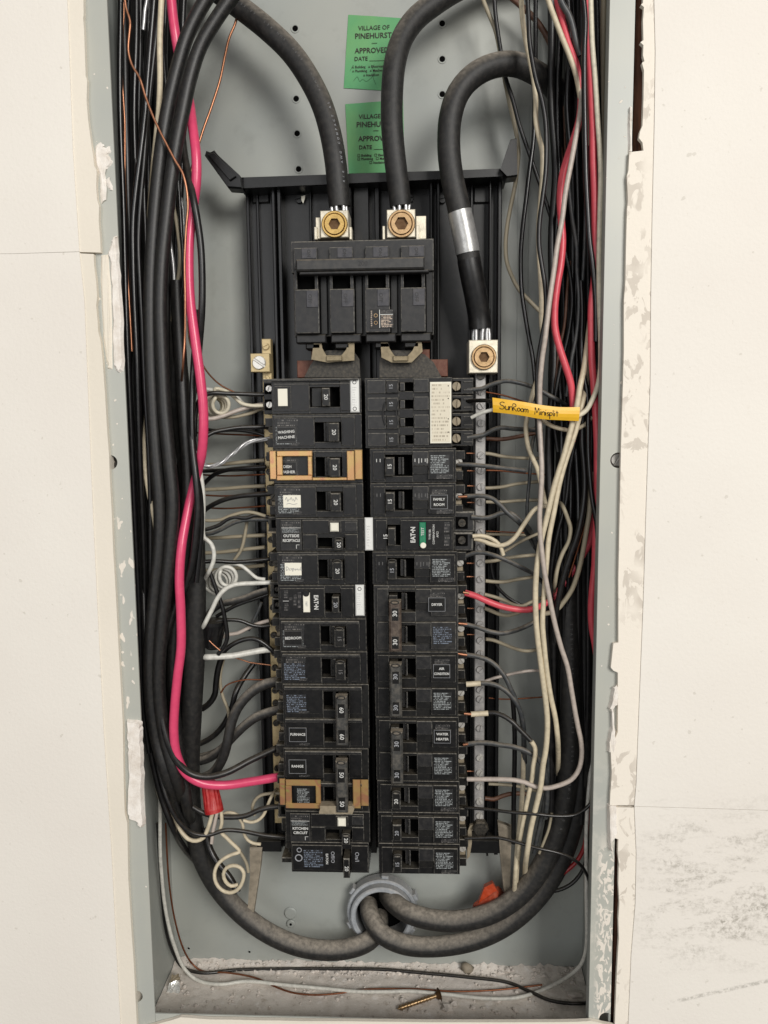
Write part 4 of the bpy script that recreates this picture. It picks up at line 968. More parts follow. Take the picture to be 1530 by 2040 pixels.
RWELL = lambda u0, o_: (u0 + 11.6, u0 + 31.6, o_ + 4.8, o_ + 20.6)
def right1(row, num, label, dx, **k):
    b = Br(1, row, 1, 'circuit_breaker', label, BG, dx); b.body(63.3, [RWELL(0, 0)]); rpole(b, 0, num, **k); return b
def right2(row, num, label, dx, names, tiemat, tie_v, dustyface=False, lit='grey_ink', fp2='fine'):
    b = Br(1, row, 2, 'two_pole_breaker', label, BG, dx)
    b.body(63.3, [RWELL(0, 0), RWELL(0, PIT)], 'dustface' if dustyface else 'black')
    rpole(b, 0, num, handle=False, name_txt=names, dustyface=dustyface); rpole(b, PIT, num, handle=False, fp=fp2, dustyface=dustyface)
    t_ = b.part('handle_tie', tiemat, [(12.2, 21.2, tie_v[0], tie_v[1], 9, 17.2)], 1.3)
    q = b.part('number_panel', 'black', [(14.2, 19.2, tie_v[0] + 5, tie_v[0] + 14.4, 8.7, 9.1)], .1, t_); q = b.part('number_panel', 'black', [(14.2, 19.2, tie_v[1] - 12, tie_v[1] - 2.6, 8.7, 9.1)], .1, t_)
    for vv in (tie_v[0] + 9, tie_v[1] - 7.6): b.txt(num, 16.7, vv, 8.6, 4.6, lit, 90, .08, 'rating_number', t_)
    b.eye(t_, 16.7, tie_v[0] + .6, 9.2)
    return b
# rows 1-2 : quad
b = Br(1, 1, 2, 'quad_breaker', 'wide top right breaker with four 15 amp handles and a cream paper label', BG, 0)
vq = [6.3, 18.9, 31.8, 44.3]
b.body(63.5, [(25.2, 35.5, v - 3, v + 3.6) for v in vq], 'face')
for i, v in enumerate(vq):
    b.part('face_plate', 'greyplastic', [(2.5, 15.5, v - 4.6, v + 4.8, 20, 22.1), (36.2, 46.5, v - 5, v + 4.4, 19.8, 22.1)], .4)
    h = b.part('handle', 'black', [(16, 24.6, v - 4.4, v + 4.8, 18.6, 22.1)], .5); b.txt('15', 19.6, v + .3, 18.4, 3.9, 'grey_ink', 90, .02, 'rating_number', h)
    b.part('toggle', 'greyplastic', [(26, 29.3, v - 2.6, v + 3.2, 20.4, 31)], .4)
    b.part('terminal_block', 'black', [(64, 79.5, v - 6.1, v + 5.6, 33, 72)], .6); b.part('terminal_well_shade', 'hole_shade', [(64.6, 70.5, v - 4, v + 4.2, 32.6, 33)], 0)
    screwhead(b.t, b.X(67), b.Z(v), 31, 3.3, 4, 80 + i * 7, 'clip', 'terminal_screw')
    b.part('terminal_rib', 'greyplastic', [(72.5, 79, v - 3.6, v - 2.8, 32, 33), (72.5, 79, v + 2.4, v + 3.2, 32, 33)], .2)
mb = MB(); pts = [Vector((b.X(15.2 - 1.6 * math.sin(math.pi * t / 12)), 18.8, b.Z(17 + 17 * t / 12))) for t in range(13)]; mb.tube(pts, .5, 6); mb.build('handle_guard', M['greyplastic'], b.t)
mb = MB(); pts = [Vector((b.X(25 - 1.8 * math.sin(math.pi * t / 12)), 18.8, b.Z(17 + 17 * t / 12))) for t in range(13)]; mb.tube(pts, .5, 6); mb.build('handle_guard', M['greyplastic'], b.t)
o = b.part('paper_label', 'paperwhite', [(47.5, 62.8, 3.6, 47.5, 18.6, 22)], .3, label='cream paper label with brown stains'); b.part('fine_print', 'finepaper', [(48.6, 61.8, 4.8, 46.4, 18.4, 18.58)], 0, o)
for v in (6.5, 15.5, 30, 39.5):
    mb = MB(); mb.disc((b.X(60.6), b.Z(v)), .45, 18.3, 18.45, 10, 0, 0); mb.build('dot', M['ink'], o)
right1(3, '15', 'right column 15 amp breaker with white position marks, under the four handle one', 3, onoff=2)
right1(4, '15', 'breaker labelled FAMILY ROOM', 3, onoff=1, name_txt='FAMILY|ROOM')
# row 5 : AFCI
b = Br(1, 5, 1, 'circuit_breaker', 'right column breaker printed EATON with a green TEST button and white dot', BG, 4.5)
b.body(60, [(11, 21, 5.5, 21)])
b.part('face_plate', 'face', [(3, 10.8, 2, 23.6, 20.4, 22.1), (21.2, 59, 2, 23.6, 20.2, 22.1)], .3)
b.handle(12, 17.5, 7, 20, 15, '15', nu=10.2)
b.txt('EAT\u2022N', 30.3, 12.8, 20.0, 4.8, 'white_ink', 90, .16, 'maker_name', sx=.86)
o = b.part('test_button', 'green', [(34.8, 39.6, 3.4, 21, 18, 20.2)], .5); text(o, 'TEST', b.X(37.3), b.Z(10.2), 17.9, 2.9, 'white_ink', 90, .04, 'lettering')
mb = MB(); mb.disc((b.X(37.6), b.Z(20.4)), 2.2, 17.2, 20, 20, 0, .4); mb.build('indicator_dot', M['paperwhite'], b.t)
for u_, s_ in ((42.6, 'TYPE BR'), (45.4, 'COMBINATION'), (48.2, 'AFCI')): b.txt(s_, u_, 12.6, 20.0, 2.1, 'white_ink', 90, .02, 'type_lettering')
for v0, v1 in ((3.5, 11), (13, 21)): b.fine(53, 57, v0, v1, 20.1, 'fineh')
o = b.part('approval_label', 'foilwhite', [(-5.4, .6, 0, 24.4, 19.6, 22)], .8, label='white approval sticker at the inner end'); b.part('fine_print', 'finewhite', [(-3.8, -1, 5, 21, 19.4, 19.58)], 0, o)
b.part('terminal_block', 'greyplastic', [(60.5, 76, -3, 12.2, 31, 72), (60.5, 75, 12.8, 26.5, 31, 72)], 1.2)
for vv in (5.5, 18.5): b.part('terminal_well_shade', 'hole_shade', [(62, 71, vv - 4.5, vv + 4.5, 30.6, 31)], 0); screwhead(b.t, b.X(66.5), b.Z(vv), 28.5, 3, 4, 30, 'darkmetal', 'terminal_screw')
right1(6, '15', 'right column 15 amp breaker with a small eyelet, below the green TEST button', 4, eye=True, lit='grey_ink', onoff=1)
right2(7, '30', 'two pole 30 amp breaker labelled DRYER with a brown handle', 4.6, 'DRYER', 'tie_brown', (9.5, 47.5), True, 'white_ink', 'fine2')
right2(9, '30', 'two pole 30 amp breaker labelled AIR CONDITION', 4.6, 'AIR|CONDITION', 'tie_grey', (6.2, 46.5))
right2(11, '30', 'two pole 30 amp breaker labelled WATER HEATER', 5, 'WATER|HEATER', 'tie_grey', (7.2, 48))
right1(13, '20', 'right column 20 amp breaker with an eyelet, below the WATER HEATER breaker', 5.5, eye=True)
right1(14, '20', 'right column 20 amp breaker second from the bottom', 5.8, lit='grey_ink')
right1(15, '15', 'bottom breaker of the right column', 6, lit='grey_ink', eye=True)
# ---- brass straps
def strap(label, boxes):
    a = pr(*boxes[0][:4], 16)
    t = thing('brass_strap', label, 'strap', (a[0], 17, a[2]), 'brass retaining straps')
    for nm, lst in (('window_frame', boxes[0:4]), ('strap_end', boxes[4:5]), ('lower_rail', boxes[5:6]), ('folded_end', boxes[6:7]), ('strap_end', boxes[7:8])):
        mb = MB()
        for bq in lst:
            if bq: pbox(mb, *bq[:4], bq[4], bq[4] + 1.0, .45)
        if mb.v: mb.build(nm, M['strap'], t)
strap('upper brass strap over the DISH WASHER breaker', [(551, 898, 622, 909, 16.2), (551, 947, 622, 957, 16.2), (551, 909.3, 563, 946.7, 16.2), (613, 909.3, 622, 946.7, 16.2), (537, 898, 550.6, 955, 18.6), (622.4, 951, 692, 957, 17), (691, 898, 706, 957, 15.5), (706.3, 896, 722, 955, 18.6)])
strap('lower brass strap over the 50 amp breaker', [(569, 1554, 639, 1566, 16.2), (569, 1601, 639, 1611, 16.2), (569, 1566.3, 581, 1600.7, 16.2), (629, 1566.3, 639, 1600.7, 16.2), (557, 1552, 568.6, 1604, 18.6), None, (703, 1554, 718, 1611, 15.5), (718.3, 1554, 734, 1606, 18.6)])
for (cx_, y0, y1) in ((707.5, 897, 957), (719.5, 1555, 1611)):
    pass
mb = MB(); mb.prism(outline('637,1606 702,1606 706,1611 702,1622 635,1621 638,1612', 12, .6, 2), 12, 20); tag(mb.build('handle_lock', M['clip']), 'stained beige handle clip under the lower end of the 50 amp handle', 'clip')
# ================================================================== MAIN BREAKER
mx0, mx1, mz0, mz1 = pr(582, 478, 864, 678, 27)
t = thing('main_breaker', 'large four pole main breaker with a wide handle bar across it', 'circuit breaker', ((mx0 + mx1) / 2, 60, mz0))
PWm = (mx1 - mx0) / 4
mb = MB(); mb.box(mx0, mx1, 33, 78, mz0 + 4, mz1, .8, em=1); mb.build('body', [M['black'], M['edge_greyplastic']], t)
mb = MB(); mb.box(mx0, mx1, 27, 33, mz1 - 22, mz1 - .1, .6, em=1); mb.build('top_block', [M['greyplastic'], M['edge_dustface']], t)
for k in range(4):
    x = mx0 + k * PWm
    mb = MB(); mb.box(x + 2.5, x + PWm - 6.6, 23, 34, mz1 - 20, mz1 - 5.5, .5, em=1); mb.build('upper_pole_face', [M['greyplastic'], M['edge_dustface']], t)
    mb = MB(); mb.box(x + 8, x + PWm - 6.8, 22.6, 23.1, mz1 - 13, mz1 - 5.8, .3); o = mb.build('position_patch', M['patch'], t)
    mb = MB(); mb.box(x + 2.0, x + PWm - 6.0, 24.5, 34, mz0 + 5.5, mz1 - 34.2, .6, em=1); mb.build('lower_pole_face', [M['greyplastic'], M['edge_greyplastic']], t)
    mb = MB(); mb.box(x + 10.6, x + PWm - 6.4, 23.9, 25, mz1 - 47, mz1 - 34.9, .3); o = mb.build('position_patch', M['patch'], t)
    text(o, 'OFF', x + 13.2, mz1 - 41, 23.8, 3.9, 'greyplastic', -90, .03, 'embossed_lettering')
    text(o, 'ON', x + 13.2, mz1 - 9.5, 22.4, 3.4, 'greyplastic', -90, .03, 'embossed_lettering')
    mb = MB(); mb.box(x + 4.2, x + PWm - 8.7, 30, 33.2, mz1 - 33.6, mz1 - 22, .1); mb.build('handle_slot_shade', M['hole_shade'], t)  # solid block coloured near-black as the shade of a slot
    mb = MB(); mb.box(x + 2.2, x + 4.1, 24.4, 33.1, mz1 - 34, mz1 - 20, .4, em=1); mb.build('slot_cheek', [M['greyplastic'], M['edge_greyplastic']], t); mb = MB(); mb.box(x + PWm - 8.6, x + PWm - 6.4, 24.2, 33.1, mz1 - 34, mz1 - 20, .4, em=1); q = mb.build('slot_cheek', [M['greyplastic'], M['edge_greyplastic']], t)
    mb = MB(); mb.box(x + PWm - 5.6, x + PWm - .5, 30.5, 34, mz0 + 5, mz1 - 14, .5); mb.build('pole_divider', M['black'], t)
    mb = MB(); mb.box(x + 1.6, x + PWm - 2, 30, 40, mz0 - 1, mz0 + 5, .8); mb.build('foot', M['greyplastic'], t)
    mb = MB(); mb.box(x + (5 if k % 2 == 0 else 1) + 3, x + (5 if k % 2 == 0 else 1) + 14, 34, 50, mz0 - 5, mz0 - .9, .8); mb.build('foot', M['black'], t)
hx0, hx1, hz0, hz1 = pr(589, 514, 846, 537, 14)
o = (lambda mb: (mb.box(hx0, hx1, 14, 22.4, hz0, hz1, 1.0), mb.build('handle_bar', M['bar_dark'], t))[1])(MB())
mb = MB(); mb.box(hx0 + 2, hx1 + 3, 16.5, 24, hz0 - 2.2, hz0 - .05, .6); mb.build('handle_bar_foot', M['greyplastic'], t)
text(o, '200', (hx0 + hx1) / 2 + 2, (hz0 + hz1) / 2, 13.9, 4.6, 'greyplastic', 0, .03, 'embossed_number')
a = pr(737, 616, 784, 654, 24); mb = MB(); mb.box(a[0], a[1], 24.2, 24.5, a[2], a[3], .05); o = mb.build('rating_label', M['black'], t)
mb = MB(); mb.box(a[0] + 8, a[1] - .5, 24.0, 24.19, a[2] + .5, a[3] - 4.5, 0); mb.build('fine_print', M['mainprint'], o)
mb = MB(); mb.box(a[0] + 8, a[1] - .5, 24.0, 24.19, a[3] - 2.5, a[3] - .5, 0); mb.build('fine_print', M['fineh'], o)
mb = MB(); mb.box(a[0] + 6.8, a[0] + 7.2, 23.95, 24.18, a[2] + .3, a[3] - .3, 0); mb.box(a[0] + 7.5, a[1] - .4, 23.95, 24.18, a[3] - 3.9, a[3] - 3.5, 0); q = mb.build('label_rules', M['foilwhite'], o); q['kind'] = 'stuff'
mb = MB(); mb.box(a[0] + .6, a[0] + 1.7, 24.0, 24.19, a[2] + 1, a[3] - 1, 0); mb.build('fine_print', M['mainprint'], o)
for zz in (.3, .68):
    mb = MB(); z_ = a[2] + (a[3] - a[2]) * zz; mb.ring((a[0] + 4.2, z_), 1.0, 1.35, 24.0, 24.19, 16, 0, .04); mb.build('approval_mark', M['bronze'], o)
# ---- lugs
def lug(label, cx_, cy_, w_, h_, Y, scr, r_, group, hexr=.5, ang=0):
    x0, x1, z0, z1 = pr(cx_ - w_ / 2, cy_ - h_ / 2, cx_ + w_ / 2, cy_ + h_ / 2, Y)
    t = thing('terminal_lug', label, 'lug', ((x0 + x1) / 2, Y + 10, z0), group)
    mb = MB(); mb.box(x0, x1, Y, Y + 24, z0, z1, .5); mb.build('lug_block', M['alu'], t)
    c = ((x0 + x1) / 2 + .3, (z0 + z1) / 2 - .6)
    mb = MB(); mb.ring(c, r_ * .78, r_, Y - 2.2, Y, 40, 0, .5); mb.build('screw_collar', M[scr], t)
    mb = MB(); mb.ring(c, r_ * hexr, r_ * .77, Y - 2.6, Y, 36, 0, .3, hexa=True); mb.build('socket_screw', M[scr], t)
    mb = MB(); mb.disc(c, r_ * hexr * 1.02, Y - .15, Y + .0, 24, 0, 0); mb.build('socket_bottom', M['darkbrass'], t)
    return t
l1 = lug('left main lug with a yellow brass socket screw', 666, 446, 56, 54, 30, 'brass', 9.4, 'cable lugs', .46)
l2 = lug('right main lug with a bronze socket screw', 799, 445, 57, 56, 30, 'bronze', 9.8, 'cable lugs', .5)
l3 = lug('square neutral lug at the top of the right bar', 963, 710, 58, 66, 34, 'bronze', 9.2, 'cable lugs', .44)
for (tt, bxs) in ((l1, ((629, 433, 638, 476, 34), (626, 452, 632, 477, 31), (696, 452, 701, 477, 31))), (l2, ((829, 430, 849, 476, 36), (762, 450, 767, 477, 31), (829, 449, 835, 477, 31)))):
    for q in bxs:
        mb = MB(); pbox(mb, *q[:4], q[4], q[4] + 10, .3); mb.build('lug_bracket', M['alu'], tt)
# ---- neutral bar
a = pr(947, 742, 968, 1660, 44)
xa, xb = P(947, 760, 44).x, P(968, 760, 44).x; za, zb_ = P(957, 1655, 44).z, P(957, 742, 44).z
t = thing('neutral_bar', 'long aluminium neutral bar with a column of slotted screws on the right', 'terminal bar', ((xa + xb) / 2, 48, za))
mb = MB(); mb.box(xa, xb, 44, 52, za, zb_, .6); mb.build('bar', M['bar'], t)
for i, y in enumerate((780, 809, 843, 873, 907, 938, 970, 1000, 1034, 1060, 1090, 1122, 1154, 1186, 1214, 1244, 1276, 1302, 1334, 1374, 1393, 1451, 1510, 1540, 1567, 1597, 1625)):
    p = P(957.5, y, 43); screwhead(t, (xa + xb) / 2 + .2, p.z, 42, 2.75, 2.4, random.choice((80, 95, 60, 120, 20, 45)), 'bar' if y < 1500 else 'steel', 'terminal_screw')
mb = MB(); c = xz(957, 1650, 40); mb.disc(c, 6.5, 38, 46, 6, 0, .8); mb.build('mounting_bolt', M['darkmetal'], t)
mb = MB(); mb.prism(outline('932,1655 936,1645 946,1642 950,1650 940,1656 940,1680 936,1706 930,1712 932,1680', 42), 42, 45); mb.build('bond_strap', M['clip'], t)
mb = MB(); p = P(958, 748, 42); mb.disc((p.x, p.z), 3.2, 42, 44, 16, 0, .3); mb.build('bar_rivet', M['darkmetal'], t)
# ---- ground bar, left
xa, xb = P(527, 900, 58).x, P(545, 900, 58).x
t = thing('ground_bar', 'beige plated ground bar behind the ends of the left breakers', 'terminal bar', ((xa + xb) / 2, 60, -250))
mb = MB(); mb.box(xa, xb, 58, 66, P(540, 1640, 58).z, P(525, 675, 58).z, .5); mb.build('bar', M['gbar'], t)
for i, y in enumerate((690, 755, 850, 880, 912, 940, 972, 1000, 1040, 1075, 1105, 1122, 1150, 1210, 1240, 1265, 1300, 1330, 1375, 1400, 1440, 1500, 1530, 1590)):
    p = P(536, y, 57); screwhead(t, (xa + xb) / 2, p.z, 55.5, 2.6, 3, random.uniform(0, 180), 'gbar' if y < 760 else 'darkmetal', 'terminal_screw')
x0, x1, z0, z1 = pr(499, 704, 537, 741, 50)
t2 = thing('ground_lug', 'small square beige lug with a slotted screw at the top of the ground bar', 'lug', ((x0 + x1) / 2, 55, z0))
mb = MB(); mb.box(x0, x1, 50, 58, z0, z1, .4); mb.build('lug_block', M['gbar'], t2); screwhead(t2, (x0 + x1) / 2 - .5, (z0 + z1) / 2, 48, 5.2, 3, -35, 'steel', 'slotted_screw')
# ================================================================== SERVICE CABLES
def cable_print(parent, c, r, s, size, t0, t1, rev=False, side=0.0, mat='dim_ink'):
    "small lettering laid along the cable on the side turned to the room"
    L = [0]
    for a, b in zip(c, c[1:]): L.append(L[-1] + (b - a).length)
    tot = L[-1]; n = len(s); mb = MB()
    for i, ch in enumerate(s):
        if ch == ' ': continue
        f = (t0 + (t1 - t0) * (i + .5) / n) * tot
        k = max(1, min(len(c) - 1, next((j for j in range(len(L)) if L[j] >= f), len(c) - 1)))
        q = (f - L[k - 1]) / max(1e-6, L[k] - L[k - 1]); p = c[k - 1].lerp(c[k], q); tg = (c[k] - c[k - 1]).normalized()
        if t1 < t0: tg = -tg
        nrm = (CAMP - p).normalized(); nrm = (nrm - tg * nrm.dot(tg)).normalized()
        bi = nrm.cross(tg)
        up = bi
        nr = (nrm * math.cos(side) + bi * math.sin(side)); up = nr.cross(tg)
        base = p + nr * (r + .12)
        vs, fs, _ = glyphs(ch, size, .01)
        mb.add([base + tg * v.x + up * v.y + nr * v.z for v in vs], fs)
    return mb.build('jacket_print', M[mat], parent)
def cable(label, matn, wpx, Ys, spec, prints=(), sides=22, r=None, dusty_from=None):
    pts = path(spec, Ys); c = catmull(pts, 4); r = r or wpx * .5 * PXs(sum(Ys) / len(Ys))
    t = thing('service_cable', label, 'cable', c[0], 'thick black service cables')
    mb = MB(); mb.tube(c, r, sides); mb.build('jacket', M[matn], t)
    for a in prints: cable_print(t, c, r, *a)
    return t, c, r
def strands(parent, px, py, Y, n, spread, h, up=True):
    for i in range(n):
        p = P(px, py, Y); a = 2 * math.pi * i / n
        q = p + Vector((spread * math.cos(a), spread * .7 * math.sin(a), 0))
        mb = MB(); mb.tube([q + Vector((0, 0, -2)), q + Vector((random.uniform(-.6, .6), 0, h * .5)), q + Vector((random.uniform(-1, 1), 0, h))], 1.3, 7)
        mb.build('strand', M['strand'], parent)
t, c1, r1 = cable('thick cable from the left main lug, arching over and down the left to the conduit', 'cabledust', 40, (52,),
    '677,412,43 674,380,42 668,320,42 657,260,44 640,205,46 612,150,48 578,102,50 530,56,52 482,18,56 430,-20,60 370,-70,66 320,-20,76 312,120,80 315,300,80 325,500,72 342,640,56 356,760,46 370,880,40 383,1000,36 389,1150,34 388,1300,36 382,1420,40 378,1530,46 385,1640,54 408,1722,58 452,1790,60 520,1850,60 600,1886,60 680,1892,62 735,1874,70 754,1848,82 756,1824,95',
    r=8.0)
L_ = sum((b - a).length for a, b in zip(c1, c1[1:]))
cable_print(t, c1, r1, '4/0 AWG COMPACT AL', 2.5, .012, .062, False, -.62, 'grey_ink')
cable_print(t, c1, r1, 'XHHW-2  600V  SUN RES  AA-8000', 2.3, .068, .15, False, -.35, 'dim_ink')
strands(t, 676, 426, 41, 7, 5.5, 7)
t, c2, r2 = cable('thick black cable rising from the right main lug and curving up past the green stickers', 'cabledust', 42, (48,),
    '798,411,43 795,380,42 786,310,40 781,250,40 781,190,42 786,130,44 800,80,48 826,40,52 862,10,56 920,-26,62 1010,-60,70 1100,-50,78 1150,30,82 1158,200,82 1156,500,78 1150,800,70 1152,1050,64 1160,1250,58 1162,1400,54 1158,1520,52 1146,1620,52 1118,1712,54 1072,1786,56 1010,1842,58 940,1874,60 860,1886,62 800,1880,62 758,1858,64 738,1824,76 734,1800,95', r=8.0)
strands(t, 799, 426, 41, 7, 5.5, 7)
t, c3, r3 = cable('thick dusty cable bending over from the neutral lug with a silver tape band', 'cabledust', 46, (40,),
    '957,655,43 955,632,42 948,590,38 938,540,34 928,480,32 913,410,30 900,350,30 894,290,30 898,230,30 914,184,32 942,152,34 980,132,38 1025,128,44 1068,146,52 1105,176,62 1128,230,74 1134,400,78 1132,700,70 1128,950,60 1130,1150,50 1134,1300,46 1136,1430,44 1132,1540,44 1118,1630,46 1088,1710,48 1042,1776,50 985,1816,52 920,1834,54 860,1832,56 812,1818,60 784,1798,74 772,1784,95', r=8.2)
cable_print(t, c3, r3, 'STABILOY AA-8000 SERIES  600V  XHHW-2  4/0 AL', 2.7, .635, .80, False, .25, 'dim_ink')
strands(t, 959, 682, 41, 8, 5.8, 11)
# tape band and black tape on cable 3
def sleeve(name, label, mat, pts, r, cat, parent=None, sides=20):
    mb = MB(); mb.tube(catmull(pts, 3), r, sides); o = mb.build(name, M[mat], parent)
    if not parent: tag(o, label, cat)
    elif label: o['label'] = label
    return o
cc = [p for p in c3 if True]
i0 = min(range(40), key=lambda i: (cc[i] - P(932, 508, 33)).length); i1 = min(range(60), key=lambda i: (cc[i] - P(916, 424, 31)).length)
sleeve('tape_band', 'silver tape band wrapped round the cable', 'tapegrey', cc[i0:i1 + 1], r3 + .5, '', t)
ib = 0
sleeve('black_tape', 'smooth black tape between the silver band and the lug', 'wblack2', cc[ib:i0], r3 + .25, '', t)
# ================================================================== LEFT BUNDLE
G1 = 'black wires packed along the left side of the box'
LB = 'black wire packed deep in the left bundle'
random.seed(3)
xs_top = [(246, 262), (256, 256), (268, 262), (281, 268), (296, 285), (334, 318), (352, 330), (366, 352), (270, 270), (288, 292), (312, 300), (326, 345)]
for i, (a, m_) in enumerate(xs_top):
    bx_ = 268 + i * 5.5; Yd = 40 + (i * 17 % 34)
    sp = ' '.join('%.0f,%.0f' % (a + (m_ - a) * min(1, max(0, y / 700)) + (bx_ + 16 - m_) * max(0, (y - 700) / 750) + random.uniform(-5, 5), y) for y in range(-60, 1481, 140))
    W('black_wire', LB, 'wblack' if i % 3 else 'wblack2', random.choice((11, 12, 14, 16)), (Yd, Yd - 6, Yd, Yd + 6), sp, G1)
for i, (a, b_, c_) in enumerate(((262, 276, 330), (290, 288, 345), (330, 310, 360), (352, 335, 372), (300, 330, 350))):
    W('black_cable', 'broad black cable at the very back of the left bundle', 'wblack2', 26, (72 + 3 * (i % 2),), '%d,-60 %d,200 %d,500 %d,800 %d,1100 %d,1400 %d,1560' % (a, (a + b_) / 2, b_, b_ + 4, (b_ + c_) / 2 + 6, c_, c_ + 14), 'broad black cables at the back of the left bundle', cat='wire')
W('black_wire', 'shiny black wire furthest left, against the side wall of the box', 'wblack', 11, (14, 14, 20), '240,-40 239,100 240,200 243,330 247,480 253,640 258,800 265,960 272,1120 279,1280 286,1420 296,1500')
W('black_wire', 'black wire with a long highlight, left of the cream wire at the top', 'wblack', 13, (18, 16, 24), '310,-40 305,30 300,90 293,170 287,240 279,310 271,380 266,440 266,520 268,620 272,720 276,820 280,930 284,1060 288,1180 293,1290 300,1380 315,1470')
W('black_wire', 'second highlighted black wire beside the cream wire at the top', 'wblack2', 10, (20, 18, 22), '320,-40 314,40 307,110 300,180 293,250 286,330 279,400 275,480 279,560 284,640 287,720 290,800 296,900 300,1000 300,1120 298,1240 302,1340 312,1440')
W('copper_wire', 'bare copper wire running straight down at the left wall of the box', 'copper', 4, (16,), '246,-30 247,30 244,90 243,140 246,200 248,240 248,290 248,340 250,400 253,500 258,600 262,700')
W('copper_wire', 'bare copper wire crossing the left bundle diagonally in front', 'copper', 5, (5, 4, 2, 2, 8), '246,-20 250,15 258,42 256,75 255,100 262,128 278,155 291,194 303,225 314,250 332,286 352,324 363,342 371,372 374,410 370,455 367,520 369,600 369,670 365,730 360,780,40 356,850,60')
W('bare_wire', 'bare stranded aluminium wire showing at the top of the left bundle', 'strand', 7, (30,), '296,-30 293,0 289,22 288,38 286,60')
W('cream_wire', 'cream wire dropping from the top and vanishing between black cables', 'wcream', 11, (16, 16, 26, 40, 44, 26, 20, 26), '324,-40 322,0 319,80 319,160 316,220 311,270 305,330 298,430 292,560 290,700 292,760 293,820 290,880 290,930 297,980 305,1020 311,1062 312,1120 312,1200')
cab = 'black rubber jacketed cable running'
W('jacketed_cable', 'left one of two dull black cables sweeping down the left bundle', 'cable', 27, (14, 12, 11, 12, 14, 18), '440,-44 404,10 374,70 354,135 337,205 323,285 314,360 306,450 301,540 300,620 302,720 306,820 312,920 318,1005 317,1090 309,1170 301,1270 300,1370 312,1470 335,1550 352,1612,44 374,1662,66', sides=14)
W('jacketed_cable', 'right one of two dull black cables sweeping down the left bundle', 'cable', 27, (12, 10, 9, 10, 12, 18), '490,-40 455,4 424,50 400,92 380,152 366,215 352,285 341,355 332,430 323,520 320,610 324,720 329,820 338,920 344,1005 339,1090 330,1180 321,1270 318,1370 330,1470 352,1550 368,1606,44 388,1652,66', sides=14)
W('jacketed_cable', 'black cable between the pair and the pink wire at mid height', 'cable', 26, (30, 26, 24, 24, 30), '352,560 356,640 362,740 368,840 374,940 372,1040 362,1130 352,1230 346,1330 348,1430 362,1530 372,1600 384,1650,70', sides=12)
W('pink_wire', 'thick pink wire running down the left bundle and curving right to the 50 amp breaker', 'pink', 19, (28, 20, 12, 8, 8, 12, 10, 10, 14, 28), '338,-30,26 344,30,26 350,70,26 357,110,28 366,155,30 377,200,26 384,255,18 390,310,14 390,360,14 384,415,16 378,470,14 377,530,12 380,600,10 389,680,8 398,750,7 404,810,7 405,860,8 402,905,12 393,945,20 382,985,22 372,1030,18 362,1085,12 357,1150,9 360,1220,8 361,1290,8 354,1350,8 348,1410,9 346,1460,10 352,1505,12 370,1540,14 400,1559,16 445,1564,20 500,1557,30 562,1547,42', sides=16)
W('black_wire', 'glossy black wire beside the pink one, curving to the RANGE breaker', 'wblack2', 14, (20,), '362,210,30 362,260,26 368,310,22 376,350,16 386,395,9 394,440,8 400,490,8 402,550,8 401,620,9 397,680,14 393,730,18 386,780,20 382,830,16 384,890,12 390,950,8 394,1010,8 390,1065,9 379,1140,12 352,1205,16 330,1270,16 318,1330,14 314,1375,13 322,1425,12 333,1472,10 352,1515,10 380,1541,12 412,1548,14 450,1540,18 500,1514,28 556,1488,42', sides=12)
W('black_wire', 'black wire swinging low from the left bundle to the KITCHEN CIRCUIT breaker', 'wblack2', 11, (20, 16, 14, 16, 40), '280,-40,40 276,300,40 272,600,36 278,900,28 284,1150,22 289,1277 295,1400 311,1472 330,1522 352,1574 382,1607 418,1624 458,1628 490,1625 518,1613 540,1608 560,1606')
W('black_wire', 'thin black wire below the KITCHEN CIRCUIT wire, reaching the bottom left breaker', 'wblack2', 9, (30, 20, 16, 30, 44), '292,1380 306,1480 322,1555 338,1605 356,1638 382,1660 412,1664 448,1654 484,1656 527,1664 570,1668')
W('copper_wire', 'bare copper wire slanting down from behind the top left cable', 'copper', 5, (60, 50, 40), '480,-10 474,20 468,48 457,75 449,110 439,160 421,216 406,256 393,296 380,340 372,400')
W('copper_wire', 'fine copper wire curving from the pink wire to the top left breaker', 'copper', 3.4, (28, 34, 50), '374,640 378,680 388,706 401,722 416,744 436,764 458,777 475,784')
W('cream_wire', 'cream wire bowed out between black cable and pink wire', 'wtan', 8, (30, 24, 34), '345,370 346,410 352,440 356,470 359,510 357,540 352,570 347,600 343,640')
W('black_wire', 'thin black wire bowed beside the cream one left of the pink wire', 'wblack', 8, (26, 22, 34), '352,330 358,400 362,460 366,510 365,560 360,600 354,640 350,680')
for i, (x0, y0, x1, y1, lb) in enumerate(((338, 480, 348, 570, 'upper'), (360, 395, 366, 450, 'upper short'))):
    W('bare_wire', ('bare stranded wire glinting behind the bowed cream wire' if i == 0 else 'short glint of bare stranded wire left of the pink wire'), 'strand', 7, (40,), '%d,%d %d,%d %d,%d' % (x0, y0, (x0 + x1) / 2 + 2, (y0 + y1) / 2, x1, y1))
W('white_wire', 'white wire hidden behind the pink wire at the height of the main lugs', 'wtan', 7, (44,), '372,600 364,640 360,670 366,720 372,770')
W('black_wire', 'slim black wire hugging the right side of the big cable in the middle', 'wblack', 12, (18, 12, 14), '392,620,40 390,660,30 386,720 384,780 384,860 388,930 398,990 400,1050 396,1120 392,1160')
W('black_wire', 'dusty wire pressed behind the pink one low on the left', 'wgrey', 9, (26, 20, 20), '374,1100 362,1160 342,1230 326,1300 320,1370 326,1430')
